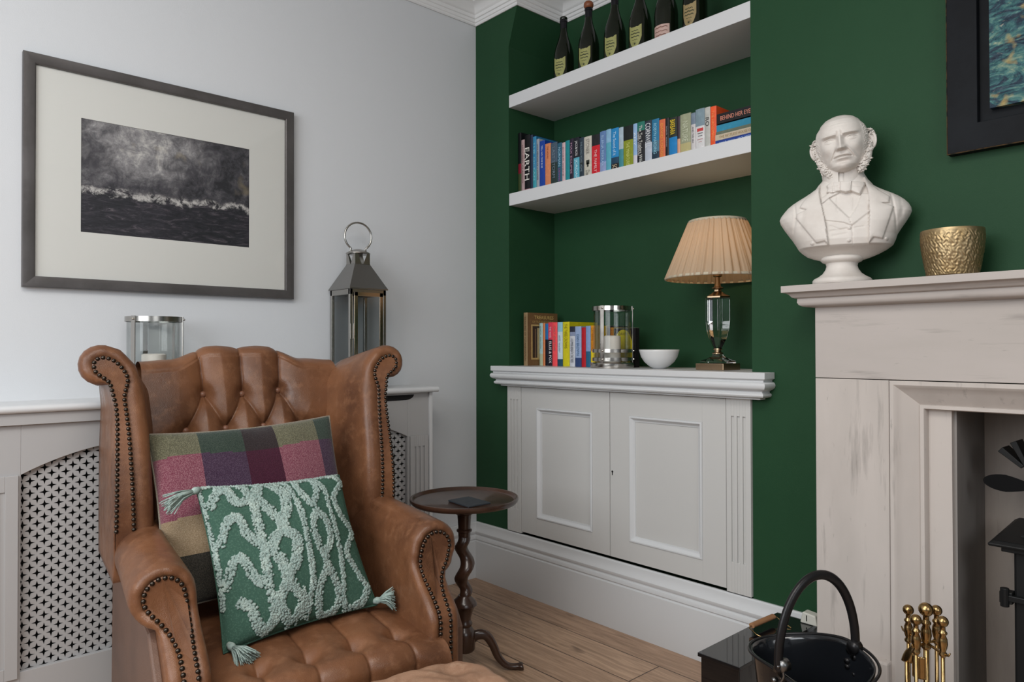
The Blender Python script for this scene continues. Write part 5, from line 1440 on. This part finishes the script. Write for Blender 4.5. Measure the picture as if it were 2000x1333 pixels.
# standing collar points
def cone_piece(a0, a1, z0, z1, r0, r1, th_=.003):
    v_ = []; n = 14
    for k in range(n+1):
        a = a0+(a1-a0)*k/n
        for r, z in ((r0, z0), (r1, z1+.004*sin(a)*0), (r1-th_, z1), (r0-th_, z0)): v_.append((r*cos(a)*.98, -r*sin(a)*.92-.006, z))
    bw.add(v_, [(4*k+q, 4*k+(q+1) % 4, 4*(k+1)+(q+1) % 4, 4*(k+1)+q) for k in range(n) for q in range(4)])
cone_piece(radians(-30), radians(84), .283, .326, .052, .058); cone_piece(radians(100), radians(210), .283, .326, .052, .058)
# head
zt_h = [88, 84, 76, 64, 48, 30, 12, -6, -24, -40, -54, -66, -76, -82, -85]
ah = [2, 24, 42, 55, 64, 68.5, 70, 69, 66, 61, 54, 45, 32, 17, 2]
df_ = [2, 26, 48, 66, 78, 83, 82, 80, 79, 77, 76, 75, 70, 58, 30]
db_ = [2, 30, 52, 70, 82, 88, 88, 84, 76, 66, 56, 46, 34, 20, 5]
def G(x, z, cx_, cz_, sx_, sz_, A): return A*np.exp(-((x-cx_)/sx_)**2-((z-cz_)/sz_)**2)
def face(x, z):
    f = np.zeros(np.broadcast(x, z).shape)
    t = np.clip((20-z)/40, 0, 1); t2 = smooth(26, 12, z)*smooth(-28, -22, z)
    hN = (5+17*t**1.3); wN = 6.2+3.2*t
    f += hN*np.exp(-(x/wN)**2)*t2
    for s_ in (-1, 1):
        f += G(x, z, s_*11, -19, 5.5, 5.5, 7.5); f += G(x, z, s_*5.5, -25, 3, 2.0, -5)
        f += G(x, z, s_*30, 9, 16, 9.5, -15); f += G(x, z, s_*13, 8, 7, 10, -5)
        f += G(x, z, s_*31, 7, 10.0, 5.8, 10.0)
        zl = 12.5-.022*(x-s_*31)**2; f += 4.5*np.exp(-((z-zl)/1.6)**2)*np.exp(-((x-s_*31)/12)**4)
        zl = 16.0-.018*(x-s_*31)**2; f += -2.2*np.exp(-((z-zl)/1.4)**2)*np.exp(-((x-s_*31)/14)**4)
        zl = 1.2+.020*(x-s_*31)**2; f += 1.8*np.exp(-((z-zl)/1.4)**2)*np.exp(-((x-s_*31)/11)**4)
        f += G(x, z, s_*31, 7, 1.6, 1.6, -1.6)
        zb_2 = 19.5+.04*(np.abs(x)-10); f += 7.5*np.exp(-((z-zb_2)/4.2)**2)*smooth(4, 14, s_*x)*smooth(58, 40, s_*x)
        f += G(x, z, s_*5.5, 24, 1.6, 7, -2.6)
        f += G(x, z, s_*45, -14, 14, 12, 4.5); f += G(x, z, s_*40, -42, 12, 14, -4)
        xa = 13+(-20-z)*.68; f += -2.4*np.exp(-((s_*x-xa)/2.6)**2)*smooth(-14, -22, z)*smooth(-52, -44, z)
        f += 2.5*np.exp(-((s_*x-xa-6)/5)**2)*smooth(-14, -22, z)*smooth(-56, -40, z)
        f += G(x, z, s_*26, -52, 7, 9, -2.0)
    zm = -41.5-.0042*x*x; f += -5.0*np.exp(-((z-zm)/1.7)**2)*smooth(29, 22, np.abs(x))
    f += 3.4*np.exp(-((z-zm-4.5)/3.4)**2)*smooth(26, 12, np.abs(x)); f += 5.0*np.exp(-((z-zm+5.5)/3.6)**2)*smooth(24, 8, np.abs(x))
    f += G(x, z, 0, -30, 2.6, 5, -1.8); f += G(x, z, 0, -57, 16, 4, -4); f += G(x, z, 0, -70, 19, 10, 8)
    f += -1.0*np.exp(-((z-40-3*np.cos(x/14))/1.6)**2)*smooth(40, 20, np.abs(x)); f += -.9*np.exp(-((z-50-2*np.cos(x/16))/1.6)**2)*smooth(36, 20, np.abs(x))
    return f
nr, nc = 190, 220
zz = np.concatenate([np.linspace(88, 70, 14)[:-1], np.linspace(70, -85, nr-13)])
rl_ = radians(6.5); hrot = Matrix.Rotation(-rl_, 4, 'Y')
hc = Vector((.001, -.014, .3950))
yawh = Matrix.Rotation(radians(-3), 4, 'Z'); pith = Matrix.Rotation(radians(4), 4, 'X')
HM = Matrix.Translation(hc) @ yawh @ hrot @ pith @ Matrix.Diagonal((.93, 1.04, .985, 1))
rings = []
hairn = rng.normal(size=(40, 3))*1.0
def curl(x, y, z):
    s_ = 0
    for k in range(12):
        d = hairn[k]; s_ += sin((x*d[0]+y*d[1]+z*d[2])*.42+k)
    return s_/5
for z in zz:
    a = np.interp(z, zt_h[::-1], ah[::-1]); d1 = np.interp(z, zt_h[::-1], df_[::-1]); d2 = np.interp(z, zt_h[::-1], db_[::-1])
    tt = np.concatenate([np.linspace(-pi/2, pi/2, 240, endpoint=False), np.linspace(pi/2, 3*pi/2, 70, endpoint=False)])
    x = a*np.sign(np.sin(tt))*np.abs(np.sin(tt))**.92; cf = np.cos(tt)
    f = np.where(cf >= 0, d1*np.abs(cf)**.86, -d2*np.abs(cf)**.9)
    ff = face(x, np.array(z))*smooth(.02, .5, cf)
    ring = []
    for xi, fi, gi, ci in zip(x, f, ff, cf):
        o_ = 0
        side_ = abs(xi)/max(a, 1)
        if ci < .60 and z < 58:
            m_ = float(smooth(.60, .30, ci)*smooth(60, 40, z)*(1 if z > -30 else 1))
            o_ = m_*(3.5+1.3*curl(xi*1.6, fi*1.6, z*1.6))
        r_ = Vector((xi, -(fi+gi), 0)); rn = r_.normalized() if r_.length > 0 else r_
        q = r_+rn*o_
        ring.append(tuple(HM @ Vector((q.x*1e-3, q.y*1e-3, z*1e-3))))
    rings.append(ring)
bw.loft(rings, True, True)
# neck
rings = []
for k in range(10):
    v = k/9; rings.append([(.047*cos(t_)*(1-.05*v)+.001, .046*sin(t_)-.004+.010*v*0, .270+.10*v) for t_ in np.linspace(0, 2*pi, 37)[:-1]])
bw.loft(rings, True, True)
# ears and side whiskers
for s_ in (-1, 1):
    pts = []
    for k in range(22):
        a = radians(-70+300*k/21); r = 1-.25*(a > radians(150))
        pts.append(tuple(HM @ Vector(((s_*(82+9*cos(a-.3)))*1e-3, (2-8*cos(a)*.9)*1e-3, (-4+(21 if sin(a) > 0 else 18)*sin(a))*1e-3))))
    bw.tube(pts, [.0042-.0012*k/21 for k in range(22)], 8)
    bw.tube([tuple(HM @ Vector((s_*q*1e-3, y*1e-3, z*1e-3))) for q, y, z in ((72, 2, 14), (82, 3, 5), (82, 3, -8), (73, 2, -20))], [.007, .012, .011, .007], 10, flat=.6)
    def loop(cx_, cy_, cz_, r, tk):
        b1 = Vector(rng.normal(size=3)).normalized(); b2_ = b1.cross(Vector((0, 0, 1))).normalized(); n_ = 9
        pp = [HM @ (Vector((cx_, cy_, cz_))*1e-3+(b1*cos(k*.62)+b2_*sin(k*.62))*(r*1e-3)*(1-.05*k)) for k in range(n_)]
        bw.tube([tuple(p) for p in pp], [tk*1e-3*(1-.07*k) for k in range(n_)], 6)
    WP = bez([(s_*70, 6, 14), (s_*69, -6, -10), (s_*64, -18, -38), (s_*54, -28, -64), (s_*40, -34, -86)], 24); WR = [5, 7, 10, 12, 13, 13.5, 13.5, 12.5, 10, 7]
    bw.tube([tuple(HM @ (p*1e-3)) for p in WP], [np.interp(k/23, np.linspace(0, 1, 10), WR)*1e-3 for k in range(24)], 12)
    for k in range(170):
        v = rng.uniform(); p = WP[int(v*23)]; r0 = float(np.interp(v, np.linspace(0, 1, 10), WR))
        d = Vector(rng.normal(size=3)).normalized()
        if d.y > .3: d.y = -d.y
        q = p+d*(r0*1.02); loop(q.x, q.y, q.z, rng.uniform(2.8, 4.8), rng.uniform(1.7, 2.6))
    for k in range(60):
        z = rng.uniform(-6, 34); loop(s_*(74+rng.uniform(-3, 15)*(1 if 4 < z < 26 else .5)), rng.uniform(-4, 30), z, rng.uniform(4, 7), rng.uniform(2.2, 3.2))
bw.build('bust_figure', M_plaster, bu_, local=True, angle=62)

# ------------------------------------------------------------------ hammered pot
def pot(u, v):
    a = 2*pi*u; prof = [(0, .0), (.055, .0), (.059, .004), (.0640, .030), (.0695, .062), (.0728, .093), (.0730, .117), (.0720, .122), (.0698, .121), (.069, .095), (.062, .05), (.050, .012), (0, .010)]
    k = v*(len(prof)-1); i = min(int(k), len(prof)-2); t = k-i
    r = prof[i][0]*(1-t)+prof[i+1][0]*t; z = prof[i][1]*(1-t)+prof[i+1][1]*t
    if 1 < k < 6:
        amp = .00065*min(1, (k-1)*2, (6-k)*2)
        g = 0
        g = sin(a*27+2.3*sin(z*210+a*5))*sin(z*360+2.1*sin(a*19))+.7*sin(a*43+z*150+1.7*sin(a*11+z*310))
        r += amp*g
    return (2.0885+r*cos(a), -.106+r*sin(a), 1.2835+z)
o = MB().grid(pot, 361, 200).build('hammered_pot', M_gold, smooth=True)
tag(o, 'hammered gold metal plant pot standing right of the bust on the mantel', 'pot')

# ------------------------------------------------------------------ log box, coal scuttle, fire tools, socket
lb = thing('log_box', 'glossy black log box with pale wooden handle against the baseboard', 'box', (1.625, -.255, 0))
MB().box(1.567, 1.685, -.474, -.034, 0.001, .241).build('box_body', M_gloss, lb, bevel=.0015)
MB().box(1.561, 1.691, -.482, -.031, .242, .2525).build('lid', M_gloss, lb, bevel=.001)
MB().tube([(1.592, -.245, .274), (1.599, -.130, .274)], .0095, 16, flat=.8).build('handle_grip', M_lwood, lb, smooth=False, angle=50)
w = MB(); w.tube([(1.592, -.249, .274), (1.594, -.262, .272), (1.620, -.268, .262), (1.650, -.262, .2545)], .0018, 8)
w.tube([(1.599, -.126, .274), (1.600, -.118, .272), (1.625, -.120, .262), (1.655, -.128, .2545)], .0018, 8)
w.build('handle_wire', M_brass, lb, smooth=True)

sx_, sy_ = 1.968, -.605
cs = thing('coal_scuttle', 'black metal coal scuttle with tall arched bail handle by the hearth', 'coal scuttle', (sx_, sy_, 0))
def scr(ph):
    # rim radius / height by direction; lip toward the alcove side
    lip = max(0, cos(ph-radians(162)))**3
    r = .100+.082*lip+.008*max(0, cos(ph-radians(-18)))
    z = .405-.032*lip+.012*max(0, sin(ph))-.030*max(0, -sin(ph))-.01*max(0, cos(ph))
    return r, z
NP = 72; rings = []
prof_ = [(.0, .60, .055), (.25, .70, None), (.55, .86, None), (.8, .96, None), (.97, 1.0, None), (1.0, 1.03, None)]
def ringat(t, k, inner=0):
    out = []
    for i in range(NP):
        ph = 2*pi*i/NP; r, z = scr(ph); rb0 = .085
        rr = (rb0+(r-rb0)*k)-inner; zz_ = .06+(z-.06)*t
        out.append((sx_+rr*cos(ph), sy_+rr*sin(ph), zz_-inner*.2))
    return out
tk = [(0, 0), (.12, .22), (.3, .48), (.5, .68), (.7, .84), (.88, .93), (.97, 1.0), (1.0, 1.06)]
for t_, k_ in tk: rings.append(ringat(t_, k_))
for t_, k_ in tk[::-1]: rings.append(ringat(t_+.004 if t_ > .9 else t_, k_, .004))
MB().loft(rings, True, True).build('bucket', M_black, cs, smooth=True)
MB().lathe([(.088, .0012), (.092, .01), (.080, .030), (.072, .045), (.080, .062), (.0, .062)], sx_, sy_, 0, 40).build('foot_ring', M_black, cs, angle=40)
MB().tube([(sx_+(r_+.009)*cos(p_), sy_+(r_+.009)*sin(p_), z_) for p_, (r_, z_) in [(2*pi*i/60, scr(2*pi*i/60)) for i in range(60)]], .0035, 8, closed=True).build('rolled_rim', M_handle, cs, smooth=True)
P1 = Vector((1.926, -.706, .402)); P2 = Vector((2.002, -.512, .412)); mid = (P1+P2)/2; hv = (P2-P1)/2
pts = []
for k in range(41):
    a = radians(-14+208*k/40); pts.append(mid-hv*cos(a)*1.06+Vector((-.004, 0, .176*sin(a)+.004)))
pts = [P1]+pts[1:-1]+[P2]
MB().tube([tuple(p) for p in pts], .0110, 14, flat=.75).build('bail_handle', M_handle, cs, smooth=True)
for P_e, sg in ((P1, -1), (P2, 1)):
    w = MB(); n_ = (P2-P1).normalized()*sg
    w.tube([tuple(P_e-n_*.012), tuple(P_e+n_*.010)], [.014, .014], 14); w.tube([tuple(P_e+n_*.010), tuple(P_e+n_*.016)], [.006, .003], 10)
    # scrolled bracket plate riveted below the pivot
    for k in range(5):
        q = P_e+Vector((-.012+.010*sin(k*1.9), 0, -.012-.013*k)); w.tube([tuple(q-n_*.004), tuple(q+n_*.007)], [.009-.001*k, .007-.001*k], 8)
    w.tube([tuple(P_e+n_*.006+Vector((.008*sin(k*.9), 0, -.01*k))) for k in range(7)], .0035, 8)
    w.build('handle_bracket', mat('pewter_fitting', (.18, .18, .18), .35, 1) if sg < 0 else M_handle, cs, smooth=True)

kx, ky = 2.121, -.420
HP = [(.0035, -.006), (.0085, 0), (.0095, .004), (.006, .009), (.0085, .016), (.0105, .026), (.0095, .038), (.0062, .046), (.0095, .050), (.0095, .053), (.0060, .057), (.0055, .066)]
def knobbed(x, y, zt, r, nm, parent, k=1.0):
    # turned grip ending in a ball; zt = top of the ball
    L_ = .066*k; c_ = zt-r
    pr = [(a*k, c_-r*.9-L_+b*k) for a, b in HP]+[(r*cos(radians(t)), c_+r*sin(radians(t))) for t in range(-60, 91, 15)]
    return MB().lathe(pr, x, y, 0, 22).build(nm, M_brass, parent, smooth=True)
ct = thing('fire_tool_stand', 'brass fireside tool stand, its central pole topped by the largest ball', 'tool stand', (kx, ky, .022))
MB().lathe([(.095, .0235), (.095, .030), (.075, .040), (.04, .048), (.012, .060), (.009, .075), (.0, .076)], kx, ky, 0, 40).build('stand_base', M_brass, ct, smooth=True)
MB().tube([(kx, ky, .07), (kx, ky, .445)], .0062, 14).build('pole', M_brass, ct, smooth=True)
knobbed(kx, ky, .522, .0155, 'pole_knob', ct, 1.1)
ends = [(2.073, -.388), (2.112, -.456), (2.131, -.383), (2.164, -.450)]
for i, (x_, y_) in enumerate(ends):
    d = Vector((x_-kx, y_-ky, 0)); e = Vector((kx, ky, .432))
    w = MB().tube([tuple(e), tuple(e+d*.55+Vector((0, 0, -.002))), tuple(e+d*1.0+Vector((0, 0, -.004))), tuple(e+d*1.32+Vector((0, 0, -.001))), tuple(e+d*1.42+Vector((0, 0, .006)))], [.0032, .0030, .0028, .0024, .0016], 8)
    w.build('hook_arm', M_brass, ct, smooth=True)
tools = [('hearth_brush', 'brass handled hearth tool at the back left of the tool stand', .497, 'brush'), ('fire_poker', 'brass handled fire tool at the front left of the tool stand', .502, 'poker'),
         ('fire_tongs', 'brass handled fire tool at the back right of the tool stand', .510, 'tongs'), ('hearth_shovel', 'brass handled fire tool at the front right of the tool stand', .511, 'shovel')]
for (x_, y_), (nm_, lab_, zt2, kd) in zip(ends, tools):
    t = thing(nm_, lab_, 'fire tool', (x_, y_, .09), 0, 'brass tools hanging on the fireside stand')
    knobbed(x_, y_, zt2, .0120, 'grip', t, .95)
    MB().tube([(x_, y_, zt2-.080), (x_, y_, .14)], .0042, 10).build('rod', M_brass, t, smooth=True)
    if kd == 'brush': MB().lathe([(.006, .15), (.02, .14), (.022, .12), (.024, .055), (.0, .055)], x_, y_, 0, 16).build('brush_head', M_handle, t, smooth=False, angle=40)
    elif kd == 'shovel': MB().grid(lambda u, v: (x_+(u-.5)*.06, y_-.012*(1-(2*u-1)**2)+.006, .145-.085*v), 10, 10).build('shovel_pan', M_brass, t, smooth=True)
    elif kd == 'poker': MB().tube([(x_, y_, .14), (x_, y_, .08), (x_-.012, y_, .085)], [.005, .004, .002], 8).build('poker_tip', M_brass, t, smooth=True)
    else: MB().tube([(x_, y_, .15), (x_+.012, y_, .12), (x_+.006, y_, .07)], [.004, .004, .003], 8).build('tong_arm', M_brass, t, smooth=True)
# scoop held upright between the left tools
sc_ = thing('coal_scoop', 'brass scoop with curved pan held upright behind the left tools of the stand', 'scoop', (2.083, -.418, .09))
def scoop(u, v):
    a = (u-.5)*2.2; r = .017*(1-.35*(v-.35)**2*3)
    return (2.082+r*sin(a)+.020*v-.004, -.418-r*cos(a)*.75+.012, .372+.048*v+.006*cos(a*2)*(v > .7))
w = MB().grid(scoop, 20, 18)
w.grid(lambda u, v: (2.108+.016*sin((u-.5)*2.4), -.425-.012*cos((u-.5)*2.4)+.004, .350+.050*v), 18, 12)
q = w.build('scoop_pan', M_brass, sc_, smooth=True); sm = q.modifiers.new('s', 'SOLIDIFY'); sm.thickness = .0012
MB().tube([(2.079, -.418, .375), (2.078, -.418, .15)], [.0045, .0035], 8).build('scoop_rod', M_brass, sc_, smooth=True)

so = thing('socket_box', 'small white plastic socket box on the baseboard beside the stone fireplace', 'socket', (1.70, -.045, .20))
w = MB(); w.prism([(1.650, .2530), (1.704, .2530), (1.698, .284), (1.658, .288)], -.062, -.0285, 'y'); w.build('housing', M_plastic, so, bevel=.004, seg=3)
MB().box(1.670, 1.673, -.0628, -.0615, .262, .280).build('slot', M_gap, so)
